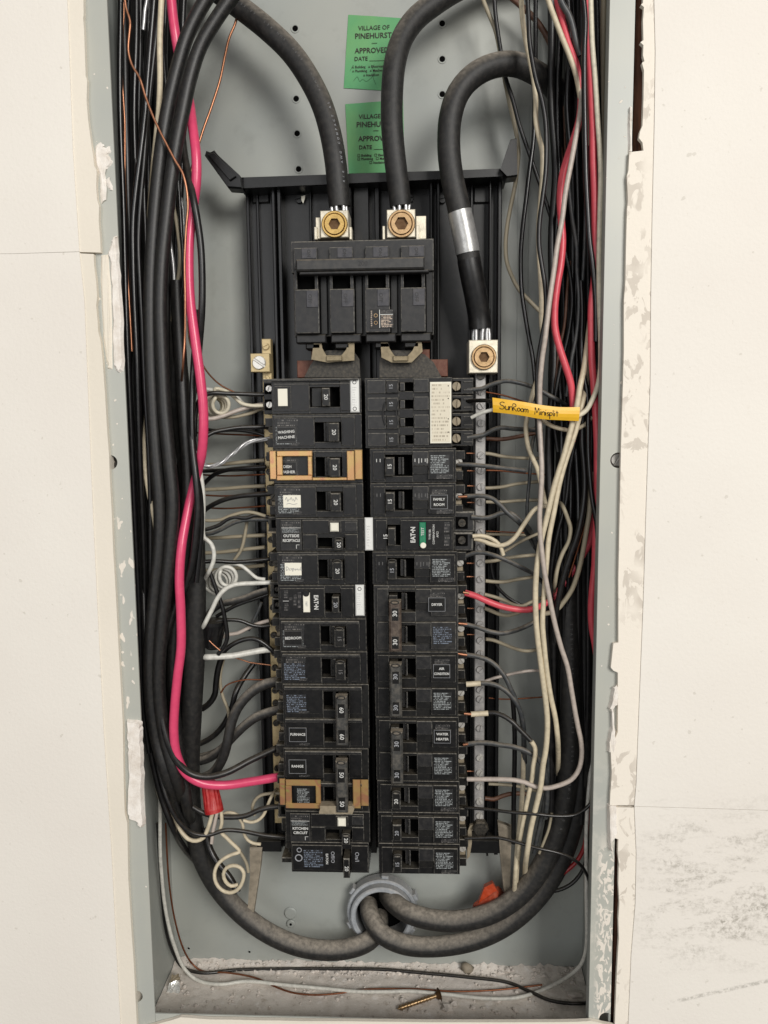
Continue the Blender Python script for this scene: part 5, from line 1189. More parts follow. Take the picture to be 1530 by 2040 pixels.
W('black_wire', 'black wire at the outer left of the low bundle', 'wblack', 14, (26, 22, 24), '284,1340 292,1440 304,1520 322,1590 345,1650 366,1688,46 394,1722,70')
W('black_wire', 'inner black wire of two curving under the low left bundle', 'wblack2', 13, (34, 30, 30), '304,1360 316,1460 332,1540 350,1600 372,1650,44 392,1678,66 408,1706,76')
# ---- stubs between left bundle and breakers
W('black_wire', 'black wire bending into the top left breaker', 'wblack2', 9, (22, 26, 40), '388,870 390,830 396,800 407,788 425,783 450,784 480,785 510,786 532,786')
def coil(label, px, py, Y, rpx, turns, dx, dy, mat, wpx, pre, post, a0=0, d=1):
    pts = [ (x, y, Y) for x, y in pre]; n = int(turns * 14)
    for i in range(n + 1):
        a = a0 + d * 2 * math.pi * turns * i / n; f = i / n
        pts.append((px + dx * f + rpx * math.cos(a), py + dy * f + rpx * 1.05 * math.sin(a), Y + (f - .5) * 16 + 2.5 * math.sin(a)))
    pts += [(x, y, Y + 8) for x, y in post]
    return W('white_coil', label, mat, wpx, (Y,), ' '.join('%.1f,%.1f,%.1f' % p for p in pts), cat='wire')
coil('white wire pigtail coiled beside the top left breaker', 442, 805, 40, 17, 4.2, -20, 5, 'wwhite', 7.5, [(524, 808), (500, 808), (480, 803), (466, 790), (452, 780), (430, 774)], [(420, 830), (400, 828), (380, 822)], -2.4, -1)
coil('white wire pigtail coiled above the left EATON breaker', 456, 1146, 42, 19, 4.3, -26, 16, 'wbright', 7.5, [(528, 1154), (512, 1152), (500, 1143), (486, 1131), (472, 1124), (456, 1124), (444, 1130)], [(425, 1182), (410, 1170), (400, 1150)], 3.5, -1)
S_ = lambda name, lab, mat, w_, Ys, sp: W(name, lab, mat, w_, Ys, sp)
S_('white_wire', 'broad dusty white wire rising to the lower terminal of the top left breaker', 'wlilac', 9, (30, 40, 52), '392,834 409,835 430,833 452,826 470,819 496,811 548,801')
S_('white_wire', 'thin dusty white wire at the lower edge of the top left breaker', 'wtan', 7, (40, 56), '440,831 465,831 481,828 500,823 520,815 540,812')
S_('white_wire', 'white wire arched behind the coil beside the top left breaker', 'wbright', 8, (48, 56), '376,810 378,790 390,778 405,775 425,777 450,780 470,790 486,805 505,812 530,816')
S_('black_wire', 'black wire rising to the WASHING MACHINE breaker', 'wblack2', 9, (30, 50), '396,880 409,870 425,861 448,856 475,852 507,851 542,850')
S_('black_wire', 'dark wire behind the one to the WASHING MACHINE breaker', 'wblack', 7, (60,), '396,852 430,858 470,857 510,862 540,872')
for k in range(3):
    pts = []
    base = [(402, 925), (416, 929), (430, 927), (446, 919), (458, 908), (470, 900), (482, 889), (500, 880), (544, 872)]
    for i, (x, y) in enumerate(base): a = i * 1.3 + k * 2.1; pts.append('%.1f,%.1f,%.1f' % (x, y + 2.6 * math.sin(a), 38 + i * 1.6 + 2.4 * math.cos(a)))
    S_('bare_wire', ('upper', 'middle', 'lower')[k] + ' of three twisted shiny strands below the WASHING MACHINE breaker', 'strand', 5, (40,), ' '.join(pts))
LBAR = [(926, 917, 'wtan', 8, 'white', 'level with the upper brass strap'), (938, 934, 'wblack', 8, 'black', 'behind the upper brass strap'), (975, 968, 'wtan', 8, 'white', 'just under the upper brass strap'),
        (1072, 1066, 'wtan', 8, 'white', 'level with the square white test button'), (1101, 1090, 'wtan', 8, 'white', 'level with the OUTSIDE RECEPTACLE label'), (1136, 1126, 'wtan', 8, 'white', 'behind the lower white coil')]
for (ya, yb, mt, w_, cn_, lb) in LBAR:
    S_(cn_ + '_wire', 'dusty ' + cn_ + ' wire running to the ground bar ' + lb, mt, w_, (66, 60), '396,%d 440,%d 490,%.0f 528,%d' % (ya + 1, ya - 1, (ya + yb) / 2 - 1, yb))
for (ya, yb, lb) in ((945, 945, 'in the shade of the upper brass strap'), (985, 980, 'under the breaker with the pencilled label'), (1010, 1008, 'beside the pencilled label breaker'), (862, 868, 'behind the WASHING MACHINE wires')):
    S_('copper_wire', 'tarnished copper ground wire ' + lb, 'oldcopper', 3.5, (72, 62), '390,%d 450,%d 528,%d' % (ya, ya + 3, yb))
S_('black_wire', 'black wire sloping up to the pencilled label breaker', 'wblack2', 10, (56, 48), '398,1024 420,1008 445,996 480,988 515,985 548,983')
S_('black_wire', 'black wire rising behind the twisted strands', 'wblack', 9, (60, 50), '398,975 412,958 430,944 455,936 500,932 530,930')
S_('white_wire', 'printed white wire arching to the OUTSIDE RECEPTACLE breaker', 'wtan', 7, (44,), '396,1036 420,1037 440,1035 455,1029 470,1024 490,1020 505,1021 530,1028')
S_('black_wire', 'black wire twined with the printed white one', 'wblack2', 8, (42, 46), '396,1058 420,1052 438,1045 450,1036 466,1030 490,1032 510,1026 536,1030')
S_('black_wire', 'dusty black wire below the twined pair', 'wgrey', 8, (46,), '396,1066 425,1062 445,1053 466,1042 490,1036 520,1035 540,1036')
S_('cream_wire', 'cream wire hanging almost upright left of the OUTSIDE RECEPTACLE breaker', 'wtan', 7, (58,), '492,1036 490,1048 487,1066 482,1088 476,1102 466,1115')
S_('black_wire', 'black wire running level to the handwritten label breaker', 'wblack', 9, (34, 48), '392,1120 430,1118 470,1120 510,1117 552,1112')
S_('white_wire', 'clean white wire looping out of the left bundle', 'wbright', 9, (24, 20, 24), '394,900,28 397,930 403,965 406,1000 405,1040 407,1070 414,1076 422,1084 427,1100 425,1120 418,1136 409,1152,34 398,1170,54')
S_('white_wire', 'clean white wire climbing to the left EATON breaker', 'wbright', 9.5, (28, 30, 42), '390,1290,60 398,1264,48 408,1242 420,1218 432,1193 444,1177 460,1167 480,1163 502,1162 546,1160')
S_('black_wire', 'dusty black stranded cable rising to the left EATON breaker', 'cabledust', 14, (46,), '404,1240 420,1218 440,1204 464,1198 490,1191 512,1182 534,1176')
S_('black_wire', 'thin dark wire parallel below the dusty stranded cable', 'wblack', 8, (50,), '430,1228 470,1206 510,1192 534,1184')
S_('black_wire', 'black wire dipping to the BEDROOM breaker', 'wblack', 8, (36, 48), '404,1262 414,1246 430,1238 455,1235 480,1237 500,1245 520,1248 538,1246')
S_('white_wire', 'white wire rising under the left EATON breaker', 'wlilac', 8, (48, 54), '440,1270 455,1264 474,1261 494,1251 512,1243 536,1236')
S_('black_wire', 'dusty wire standing upright under the left EATON breaker', 'wgrey', 7, (54,), '520,1200 512,1220 502,1240 494,1256')
S_('black_wire', 'black wire arched over to the unnamed 15 amp breaker', 'wblack', 10, (44, 48), '436,1312 446,1297 462,1284 482,1275 502,1272 520,1278 534,1288 548,1300')
S_('zip_tie', 'black strap looping down from the lower coil', 'wblack', 9, (34,), '418,1140 426,1162 434,1186 442,1208 447,1232 451,1256 452,1272 446,1288 434,1304')
S_('white_wire', 'thickest white wire, level under the BEDROOM breaker', 'wbright', 13, (30, 40, 50), '384,1309,60 398,1309,46 415,1309 440,1308 465,1306 492,1301 520,1296 540,1294')
S_('copper_wire', 'bright thin copper wire below the thickest white wire', 'copper', 3.2, (52,), '466,1310 480,1314 495,1319 515,1322 540,1325')
S_('copper_wire', 'short copper wire lying over the dark wire nut on the left', 'copper', 3, (30,), '416,1276 426,1286 438,1296')
S_('copper_wire', 'thin dark copper wire curving level with the first two pole breaker', 'oldcopper', 3.2, (60,), '440,1380 450,1366 468,1358 490,1354 515,1354 536,1354')
S_('white_wire', 'white wire hanging behind the black one left of the 60 amp breaker', 'wtan', 7, (62,), '450,1300 444,1318 439,1345 440,1370 446,1392 454,1412 458,1440')
S_('black_wire', 'black wire hanging down left of the 60 amp breaker', 'wblack', 13, (56,), '446,1300 436,1330 431,1360 428,1384 416,1402 402,1412')
S_('black_wire', 'dark wire looping low between the 60 amp cables and the bundle', 'wblack2', 12, (66,), '506,1322,80 486,1350,74 470,1380 462,1410 448,1440 430,1462 410,1476 396,1482')
# wire nut hidden behind the big cable
def wirenut(label, a, b, ra, rb, mat, group=None, wings=False, n=16):
    ax = (b - a); t = thing('wire_nut', label, 'wire connector', a, group); mb = MB()
    n = 28; L = ax.length; pts = [a, a + ax * .12, a + ax * .5, a + ax * .9, b]
    ring = sweep(pts, 1, n); rr = [ra * 1.06, ra * 1.06, (ra + rb) / 2, rb, rb * .7]
    vs = []
    for k, rg in enumerate(ring):
        for i, v in enumerate(rg):
            q = pts[k] + (v - pts[k]) * rr[k] * (1.0 if k < 2 else (1.04 if i % 2 else .96)); vs.append(q)
    mb.add(vs, [(k * n + i, k * n + (i + 1) % n, (k + 1) * n + (i + 1) % n, (k + 1) * n + i) for k in range(4) for i in range(n)] + [tuple(range(n - 1, -1, -1)), tuple(4 * n + i for i in range(n))])
    mb.build('shell', M[mat], t)
    if wings:
        for sg in (1, -1):
            mb = MB(); d = ax.normalized(); s_ = d.cross(Vector((0, 1, 0))).normalized() * sg
            q = [a + s_ * ra * .7, a + s_ * ra * 1.9 - d * .5, a + s_ * ra * 1.9 + ax * .28, a + ax * .8 + s_ * rb * .8]
            vs = [v + Vector((0, -2.4, 0)) for v in q] + [v + Vector((0, 2.4, 0)) for v in q]
            mb.add(vs, [(0, 1, 2, 3), (7, 6, 5, 4)] + [(i, 4 + i, 4 + (i + 1) % 4, (i + 1) % 4) for i in range(4)]); mb.build('wing', M[mat], t)
    return t
wirenut('black wire nut half hidden behind the big left cable', P(424, 1236, 40), P(424, 1292, 40), 10, 6.5, 'wblack')
wirenut('dark red wire connector over white wires, below the pink wire', P(427, 1617, 30), P(416, 1556, 34), 7.0, 6.0, 'rubine')
wirenut('orange winged wire nut on the lower right behind the cables', P(1000, 1786, 62), P(946, 1812, 66), 8, 5, 'orange', wings=True)
W('jacketed_cable', 'dusty thick cable curving up to the upper pole of the 60 amp breaker', 'cabledust', 21, (50, 44, 40, 46), '556,1358 532,1362 508,1374 488,1392 473,1412 461,1442 453,1480 443,1512 424,1540 400,1552', sides=14)
W('jacketed_cable', 'dusty thick cable curving up to the lower pole of the 60 amp breaker', 'cabledust', 19, (52, 50, 48, 52), '556,1414 532,1420 508,1430 484,1448 462,1470 440,1494 412,1512 384,1518', sides=14)
W('black_wire', 'dusty grey wire beside the thick 60 amp cables', 'wgrey', 10, (58,), '470,1462 448,1482 424,1498 396,1506 372,1508')
W('white_wire', 'cream wire swinging round under the low left bundle to the red connector', 'wcream', 9, (30, 28, 26, 26), '313,1530 312,1565 319,1592 334,1610 348,1634 362,1658 376,1672 392,1675 406,1668 414,1652 420,1634 425,1616')
W('white_wire', 'short white stub hanging from the red connector', 'wlilac', 8, (28,), '432,1616 427,1640 423,1660 421,1680')
W('white_wire', 'cream wire spiralling down from the red connector', 'wcream', 8, (30, 34, 26, 22, 26), '440,1616 441,1640 438,1656 450,1668 462,1680 474,1691 477,1697 465,1701 448,1709 434,1722 428,1740 431,1758 442,1772 458,1778 474,1772 484,1756 486,1738 479,1728 466,1724 452,1728 445,1741 449,1756 460,1765 474,1762')
W('white_wire', 'short cream wire branching from the spiral', 'wtan', 7, (38,), '474,1692 484,1708 491,1722 494,1738')
W('cream_wire', 'cream wire arching past the KITCHEN CIRCUIT breaker to the ground bar', 'wtan', 7, (50,), '560,1580 543,1580 520,1584 508,1594 503,1612 508,1624')
W('cream_wire', 'cream wire looping under the low black wire left of the KITCHEN CIRCUIT breaker', 'wcream', 7, (44,), '484,1634 498,1638 512,1635 524,1624 532,1606 540,1588 552,1570,60')
W('cream_wire', 'cream wire end left of the bottom left breakers', 'wcream', 7, (48,), '474,1628 482,1640 485,1660 492,1673 504,1680 519,1682')
W('cream_wire', 'cream wire peeping over the low black wire', 'wcream', 7, (40,), '440,1626 452,1619 466,1620 478,1626')
W('black_wire', 'thick black cable end poking through the cream spiral', 'wblack', 15, (52, 46, 40), '408,1650 418,1690 432,1716 448,1736 460,1752 474,1778', sides=12)
# ---- long wires round the bottom
def WF(name, label, mat, wpx, spec, group=None):
    pts = []
    r = wpx * .5 * .38
    for tk in spec.split():
        q = [float(a) for a in tk.split(',')]
        if len(q) == 3: pts.append(P(*q))
        else: pts.append(PF(q[0], q[1], r + 3.0))
    mb = MB(); mb.tube(catmull(pts, 2.5), r, 9); return tag(mb.build(name, M[mat]), label, 'wire')
WF('white_wire', 'long white wire down the left side and along the dusty floor', 'wbright', 8, '318,1560,30 319,1616,34 319,1688,40 322,1741,46 330,1813,54 346,1880,62 369,1932,70 394,1953 438,1961 491,1955 563,1962 653,1970 705,1975 760,1976 820,1975 888,1981 969,1989 1032,1987 1096,1965 1148,1932,60 1166,1897,50 1168,1770,40 1168,1650,38 1174,1560,44 1184,1460,56')
WF('black_wire', 'long black wire down the left side and along the floor to the right corner', 'wblack', 7.5, '314,1640,44 320,1740,50 330,1849,60 346,1900,70 366,1928,78 402,1938 473,1932,84 581,1930,86 650,1930,86 756,1931,86 841,1938 926,1946 1011,1957 1053,1974 1096,1993 1138,1999 1176,1998')
WF('brown_wire', 'long thin brown wire beside the white one along the floor', 'oldcopper', 4, '330,1640,58 333,1705,60 337,1759,62 348,1831,68 366,1892,76 384,1921,82 402,1934 455,1938 509,1948 545,1964 581,1977 628,1982 689,1977 714,1972 820,1970 905,1975 990,1972 1080,1962')
# ================================================================== RIGHT BUNDLE
G2 = 'black wires packed along the right side of the box'
random.seed(9)
for i in range(16):
    a = 1098 + i * 6.2; Yd = 44 + (i * 13 % 38)
    sp = ' '.join('%.0f,%.0f' % (a + 18 * math.sin(y / 260 + i * .9) * (.3 + .5 * (i % 3) / 2) + random.uniform(-4, 4) + max(0, (1300 - y)) * -.0, y) for y in range(-50, 1651, 130))
    W('black_wire', 'black wire packed deep in the right bundle', 'wblack' if i % 4 else 'wblack2', random.choice((10, 11, 13, 15)), (Yd, Yd + 6, Yd - 4, Yd), sp, G2)
for i in range(5):
    a = 1122 + i * 17
    W('black_cable', 'broad black cable at the very back of the right bundle', 'wblack2', 24, (70 + 4 * (i % 2),), '%d,-60 %d,200 %d,500 %d,800 %d,1100 %d,1400 %d,1600' % (a + 14, a + 8, a, a + 4, a - 6, a, a - 4), 'broad black cables at the back of the right bundle', cat='wire')
W('black_wire', 'broad black cable low between the tan wires and the right bundle', 'wblack2', 18, (50,), '1150,780 1138,860 1126,950 1116,1040 1108,1120 1104,1220 1102,1320 1104,1420 1108,1500 1100,1600 1086,1680')
W('white_wire', 'faded cream wire slanting from the top past the pan wing and bending back right', 'wtan', 8, (62, 66, 66, 60, 56), '958,-20 962,0 974,30 986,60 995,100 1003,145 1010,180 1018,216 1027,256 1033,296 1031,330 1025,372 1017,410 1010,450 1007,490 1010,522 1020,550 1034,576 1054,598 1076,620 1100,641')
W('black_wire', 'black wire crossing diagonally behind the neutral cable loop', 'wblack2', 8, (58, 60, 56, 50), '984,-20 988,30 992,60 998,100 1006,150 1020,196 1034,250 1050,296 1066,340 1078,372 1090,408 1101,442 1112,485 1125,530')
W('cream_wire', 'cream wire dropping in front of the neutral cable loop', 'wcream', 9.5, (26, 22, 26, 34), '1036,-20 1038,10 1042,50 1048,84 1056,120 1064,160 1068,200 1068,240 1073,270 1080,300 1080,350 1077,390 1073,440 1073,490 1077,550 1079,590 1079,640 1083,690 1076,735 1062,780 1050,828 1047,850 1052,890 1062,915 1070,932 1077,958 1083,985 1088,1010')
W('black_wire', 'black wire in front of the cream one, bowed out to the right', 'wblack2', 9, (18, 14, 16, 24), '1049,-20 1053,40 1055,80 1061,120 1069,160 1079,195 1086,235 1088,290 1086,345 1080,395 1074,445 1074,490 1080,530 1087,575 1088,622 1080,670 1072,715 1069,755 1069,800 1070,850 1074,900')
W('black_wire', 'black wire hanging behind the neutral cable loop and ending above the yellow tape', 'wblack', 8.5, (52, 46, 36), '1068,-20 1067,80 1066,150 1064,210 1062,280 1055,340 1049,395 1043,445 1038,500 1038,570 1044,620 1053,672 1062,720 1066,760 1066,800')
W('grey_wire', 'long greyish white wire in front, bending at the bottom to the right column', 'wlilac', 10, (20, 12, 9, 9, 9, 9, 10, 16, 30), '1162,150,30 1160,170,24 1158,196 1154,232 1145,280 1136,330 1127,380 1120,440 1111,490 1104,540 1096,590 1090,635 1085,675,9 1079,715,11 1075,765,13 1075,800,14 1075,840,13 1078,890,11 1080,940 1078,985 1075,1030 1076,1070 1080,1110 1085,1145 1094,1190 1105,1240 1118,1288 1131,1328 1139,1375 1146,1420 1151,1448 1157,1478 1158,1508 1152,1534 1138,1553 1112,1565 1087,1570 1064,1566 1045,1558 1020,1553 980,1552 931,1552')
W('red_wire', 'left one of two upright red wires, bowed left above the yellow tape', 'red', 14, (22, 20, 26, 22, 18, 18, 22), '1108,-20 1113,10 1122,50 1133,92 1144,122 1152,155 1157,190 1154,235 1143,276 1130,316 1121,350 1117,392 1119,440 1121,480 1117,525 1109,570 1104,615 1105,655 1115,695 1127,730 1137,762 1142,800 1142,840 1140,880')
W('red_wire', 'red wire running down next to the right flange', 'red', 14, (16, 14, 18, 24), '1170,-20 1172,40 1173,90 1176,140 1178,200 1180,260 1181,320 1184,380 1186,440 1187,500 1184,560 1178,610 1177,660 1178,710 1182,760 1186,810 1190,880 1190,960 1189,1020 1186,1070 1184,1130 1180,1175 1178,1215 1180,1250 1186,1285 1192,1330')
W('red_wire', 'red wire curving from the bundle to the DRYER breaker', 'red', 13, (30,), '1192,960,40 1184,1030,40 1174,1082,42 1158,1112,44 1140,1140,44 1118,1172,42 1090,1200,38 1056,1214,30 1028,1214,28 998,1208,28 968,1197,28 946,1187,29 926,1181,30')
W('white_wire', 'clean white wire at the right that turns into the yellow tape', 'wwhite', 10, (14, 10, 10, 12), '1177,-20 1179,40 1181,90 1186,160 1190,240 1194,300 1196,360 1195,440 1194,520 1194,600 1196,680 1195,740 1189,772 1178,800 1168,817 1154,827 1140,830 1100,828')
W('cream_wire', 'cream wire between the white one and the right flange', 'wtan', 11, (26,), '1203,-20 1202,60 1201,120 1200,240 1203,330 1201,420 1202,500 1206,560 1214,620')
W('brown_wire', 'brown wire touching the right side wall at the top', 'brown', 9, (40,), '1214,-20 1213,100 1211,240 1208,380 1206,500')
W('brown_wire', 'second brown wire behind the first at the right side wall', 'brown', 8, (52,), '1206,-20 1206,140 1204,300 1200,450')
W('cream_wire', 'cream wire entering at the top and passing behind the first red wire', 'wcream', 10, (16, 18, 26), '1086,-20 1093,5 1105,38 1120,76 1134,110 1148,150 1158,200 1170,260')
W('black_wire', 'thick dark wire beside the top of the first red wire', 'wgrey', 12, (14, 18), '1112,-20 1120,8 1132,28 1140,52 1146,80 1156,110')
W('black_wire', 'glossy black wire between the two red wires', 'wblack', 11, (12, 10, 14), '1160,-20 1165,40 1163,100 1163,160 1164,210 1166,280 1168,350 1171,420 1174,480 1180,530 1186,600 1188,680')
W('black_wire', 'glossy black wire right of the clean white one at the top', 'wblack', 9, (18,), '1188,-20 1190,60 1192,140 1194,220 1196,300 1200,380')
W('black_wire', 'black wire passing behind the right end of the yellow tape', 'wblack', 10, (30, 20, 16), '1158,560 1160,620 1158,700 1162,745 1170,790 1172,840 1173,900 1176,950 1181,1000 1188,1040 1192,1100')
W('black_wire', 'black wire curving down left behind the tan pair', 'wblack2', 12, (26, 24, 34), '1162,820 1160,870 1164,920 1166,960 1162,1010 1150,1065 1134,1110 1121,1152 1110,1205 1104,1260')
W('cream_wire', 'left one of the two tan wires running down from the yellow tape', 'wcream', 11.5, (18, 14, 12, 14, 22), '1182,600,40 1175,650,28 1170,690,22 1163,735,20 1155,770 1148,810 1136,856 1122,910 1112,942 1104,970 1097,1000 1089,1035 1078,1080 1071,1120 1067,1160 1066,1200 1068,1250 1074,1300 1081,1350 1088,1400 1091,1440 1088,1490 1082,1524 1076,1570 1066,1612 1057,1652 1050,1700 1046,1740,54 1042,1780,66')
W('cream_wire', 'right one of the two tan wires running down from the yellow tape', 'wcream', 10.5, (20, 15, 12, 16), '1176,700,46 1170,750,36 1160,800 1148,852 1138,885 1128,915 1116,960 1110,990 1104,1022 1094,1072 1089,1118 1086,1150 1082,1200 1080,1240 1084,1290 1090,1340 1098,1388 1107,1430 1111,1465 1112,1500,30 1110,1560,56')
W('cream_wire', 'cream wire looping under the yellow tape', 'wcream', 8.5, (24,), '1074,830 1084,840 1100,849 1120,855 1140,857 1156,851 1168,843 1178,830')
W('cream_wire', 'cream wire curving from the right down to the red DRYER wire', 'wtan', 10, (30, 26, 34), '1178,940 1176,980 1173,1025 1168,1060 1163,1092 1158,1118 1150,1148 1140,1174 1124,1198 1106,1217 1080,1224')
W('cream_wire', 'short hooked cream wire inside the right bundle', 'wtan', 8.5, (30,), '1104,980,64 1112,996,50 1122,1012 1130,1032 1136,1052 1133,1078 1121,1102 1112,1128 1107,1156 1104,1200,56')
W('copper_wire', 'thin copper wire deep in the right bundle at mid height', 'oldcopper', 4, (36,), '1170,1030 1158,1070 1146,1110 1134,1150')
W('red_wire', 'dark red wire showing low in the right bundle', 'darkred', 9, (50,), '1178,1560 1170,1640 1162,1690 1146,1718 1126,1736 1112,1746')
W('black_wire', 'black wire bowed outward at the lower right', 'wblack2', 8, (56,), '1178,1640 1172,1700 1158,1740 1138,1762 1112,1774 1090,1776')
W('grey_wire', 'charcoal wire slanting through the middle of the right bundle', 'wgrey', 8, (30,), '1130,330 1134,390 1140,440 1148,490 1150,545 1154,600 1150,660 1138,720 1128,790')
W('grey_wire', 'short charcoal wire hanging straight down in the right bundle', 'wgrey', 7, (34,), '1168,380 1166,440 1164,490 1160,560 1158,630 1160,700')
W('brown_wire', 'reddish brown wire behind the left red wire above the yellow tape', 'brown', 6, (44,), '1136,520 1130,586 1124,650 1113,700 1106,760 1100,800')
W('brown_wire', 'reddish brown wire left of the right bundle near the pan wing', 'brown', 6, (60,), '1116,170 1116,210 1116,260 1120,310 1128,350 1140,400')
W('brown_wire', 'second reddish brown wire left of the right bundle near the pan wing', 'brown', 5, (64,), '1122,190 1124,240 1126,290 1130,340')
W('white_wire', 'sliver of white wire between the two red wires near the top', 'wtan', 6, (24,), '1170,60 1170,120 1170,190 1172,240 1174,290')
W('white_wire', 'pale wire showing low between the thick cables and the tan wires', 'wtan', 6, (40,), '1100,1620 1094,1650 1084,1676 1074,1700')
W('grey_wire', 'dark grey wire falling behind the two tan wires at the bottom', 'wgrey', 9, (42,), '1092,1500 1090,1560 1082,1610 1074,1650 1064,1700')
W('black_wire', 'black wire weaving out from the right bundle above the yellow tape', 'wblack2', 8, (40,), '1112,420 1120,480 1134,540 1140,600 1134,660 1120,720 1108,780 1104,840 1110,900')
W('black_wire', 'black wire crossing the tan pair from behind at mid height', 'wblack', 8, (34,), '1150,860 1136,930 1128,1000 1112,1060 1100,1120 1098,1200 1106,1280')
# yellow tape flag
tp = thing('tape_flag', 'yellow tape flag with handwritten SunRoom Minisplit', 'label', P(1065, 815, 10))
top = [P(a, b, c) for a, b, c in ((981, 792, 8), (1010, 796, 6), (1045, 801, 5), (1080, 807, 5), (1115, 811, 6), (1155, 811, 8))]
bot = [P(a, b, c) for a, b, c in ((982, 821, 9), (1010, 824, 7), (1045, 829, 6), (1080, 835, 6), (1115, 837, 7), (1153, 839, 9))]
T_ = catmull(top, 4); B_ = catmull(bot, 4); n = min(len(T_), len(B_)); mb = MB(); vs = []
for i in range(n):
    a = T_[i * (len(T_) - 1) // (n - 1)]; b_ = B_[i * (len(B_) - 1) // (n - 1)]
    for k in range(5): f = k / 4; q = a.lerp(b_, f); q.y -= 1.2 * math.sin(math.pi * f); vs.append(q)
for i in range(n):
    a = T_[i * (len(T_) - 1) // (n - 1)]; b_ = B_[i * (len(B_) - 1) // (n - 1)]
    for k in range(5): f = k / 4; q = a.lerp(b_, f); q.y += 1.2; vs.append(q)
m5 = n * 5
fs = [(i * 5 + k, i * 5 + k + 1, (i + 1) * 5 + k + 1, (i + 1) * 5 + k) for i in range(n - 1) for k in range(4)]
fs += [tuple(m5 + q for q in reversed(f)) for f in fs[:]]
for i in range(n - 1):
    fs += [(i * 5, (i + 1) * 5, m5 + (i + 1) * 5, m5 + i * 5), (i * 5 + 4, m5 + i * 5 + 4, m5 + (i + 1) * 5 + 4, (i + 1) * 5 + 4)]
fs += [tuple(range(5)) + tuple(m5 + k for k in reversed(range(5))), tuple((n - 1) * 5 + k for k in reversed(range(5))) + tuple(m5 + (n - 1) * 5 + k for k in range(5))]
mb.add(vs, fs, 0, False); mb.build('tape', M['yellow'], tp)
HW = {'S': [[(2.6, 5.6), (1.4, 6), (.2, 5), (.6, 3.8), (2.2, 3), (2.2, 1.4), (.6, .9), (-.2, 1.6)]], 'u': [[(0, 3.6), (0, 1.4), (.9, .8), (1.8, 1.6), (1.9, 3.6), (1.9, .8)]], 'n': [[(0, .8), (0, 3.6), (.1, 2.6), (1, 3.6), (1.8, 3), (1.9, .8)]],
      'R': [[(0, .6), (0, 5.8), (1.6, 5.6), (1.8, 4.2), (.2, 3.2), (2.3, .6)]], 'o': [[(1, 3.4), (.1, 2.6), (.4, 1.1), (1.5, 1.1), (1.8, 2.6), (1, 3.4)]], 'm': [[(0, .8), (0, 3.4), (.1, 2.6), (.8, 3.4), (1.3, 2.8), (1.3, .9), (1.4, 2.6), (2.1, 3.4), (2.6, 2.8), (2.6, .8)]],
      'M': [[(0, .6), (.3, 5.6), (1.4, 2.2), (2.6, 5.6), (3.0, .6)]], 'i': [[(0, 3.4), (.1, .9)], [(.1, 4.6), (.2, 4.8)]], 's': [[(1.3, 3.3), (.4, 3.3), (.2, 2.4), (1.2, 1.8), (1.1, .9), (0, .9)]], 'p': [[(0, 3.6), (.1, -1.4), (0, 3), (1.1, 3.5), (1.6, 2.4), (1, 1.2), (.1, 1.3)]],
      'l': [[(0, 5.4), (.2, .8)]], 't': [[(.7, 5.2), (.8, .8)], [(0, 3.6), (1.6, 3.7)]]}
AD = {'S': 3, 'u': 2.5, 'n': 2.5, 'R': 2.7, 'o': 2.2, 'm': 3.3, 'M': 3.7, 'i': .9, 's': 1.9, 'p': 2.2, 'l': .9, 't': 1.8, ' ': 3.8}
u = 0; lines = []
for ch in 'SunRoom Minisplit':
    for l in HW.get(ch, []): lines.append([(u + a, b_) for a, b_ in l])
    u += AD[ch]
tw = u
def on_tape(q_u, q_v):
    f = min(.999, max(0, .07 + .70 * q_u / tw)); x = f * (n - 1); i = int(x)
    g = lambda arr: arr[int(min(1, f) * (len(arr) - 1))].lerp(arr[min(len(arr) - 1, int(f * (len(arr) - 1)) + 1)], (f * (len(arr) - 1)) % 1)
    k = .80 - .60 * q_v / 6.2
    q = g(T_).lerp(g(B_), k); q.y -= 1.2 * math.sin(math.pi * k) + .12; return q
mb = MB()
for l in lines: mb.tube(catmull([on_tape(a, b_) for a, b_ in l], .35) if len(l) > 2 else [on_tape(*l[0]), on_tape(*l[1])], .27, 5)
mb.build('handwriting', M['ink'], tp)
W('white_wire', 'short bright white wire leaving the left end of the yellow tape', 'wbright', 7.5, (18, 10), '940,832 950,827 962,822 975,818 990,814')
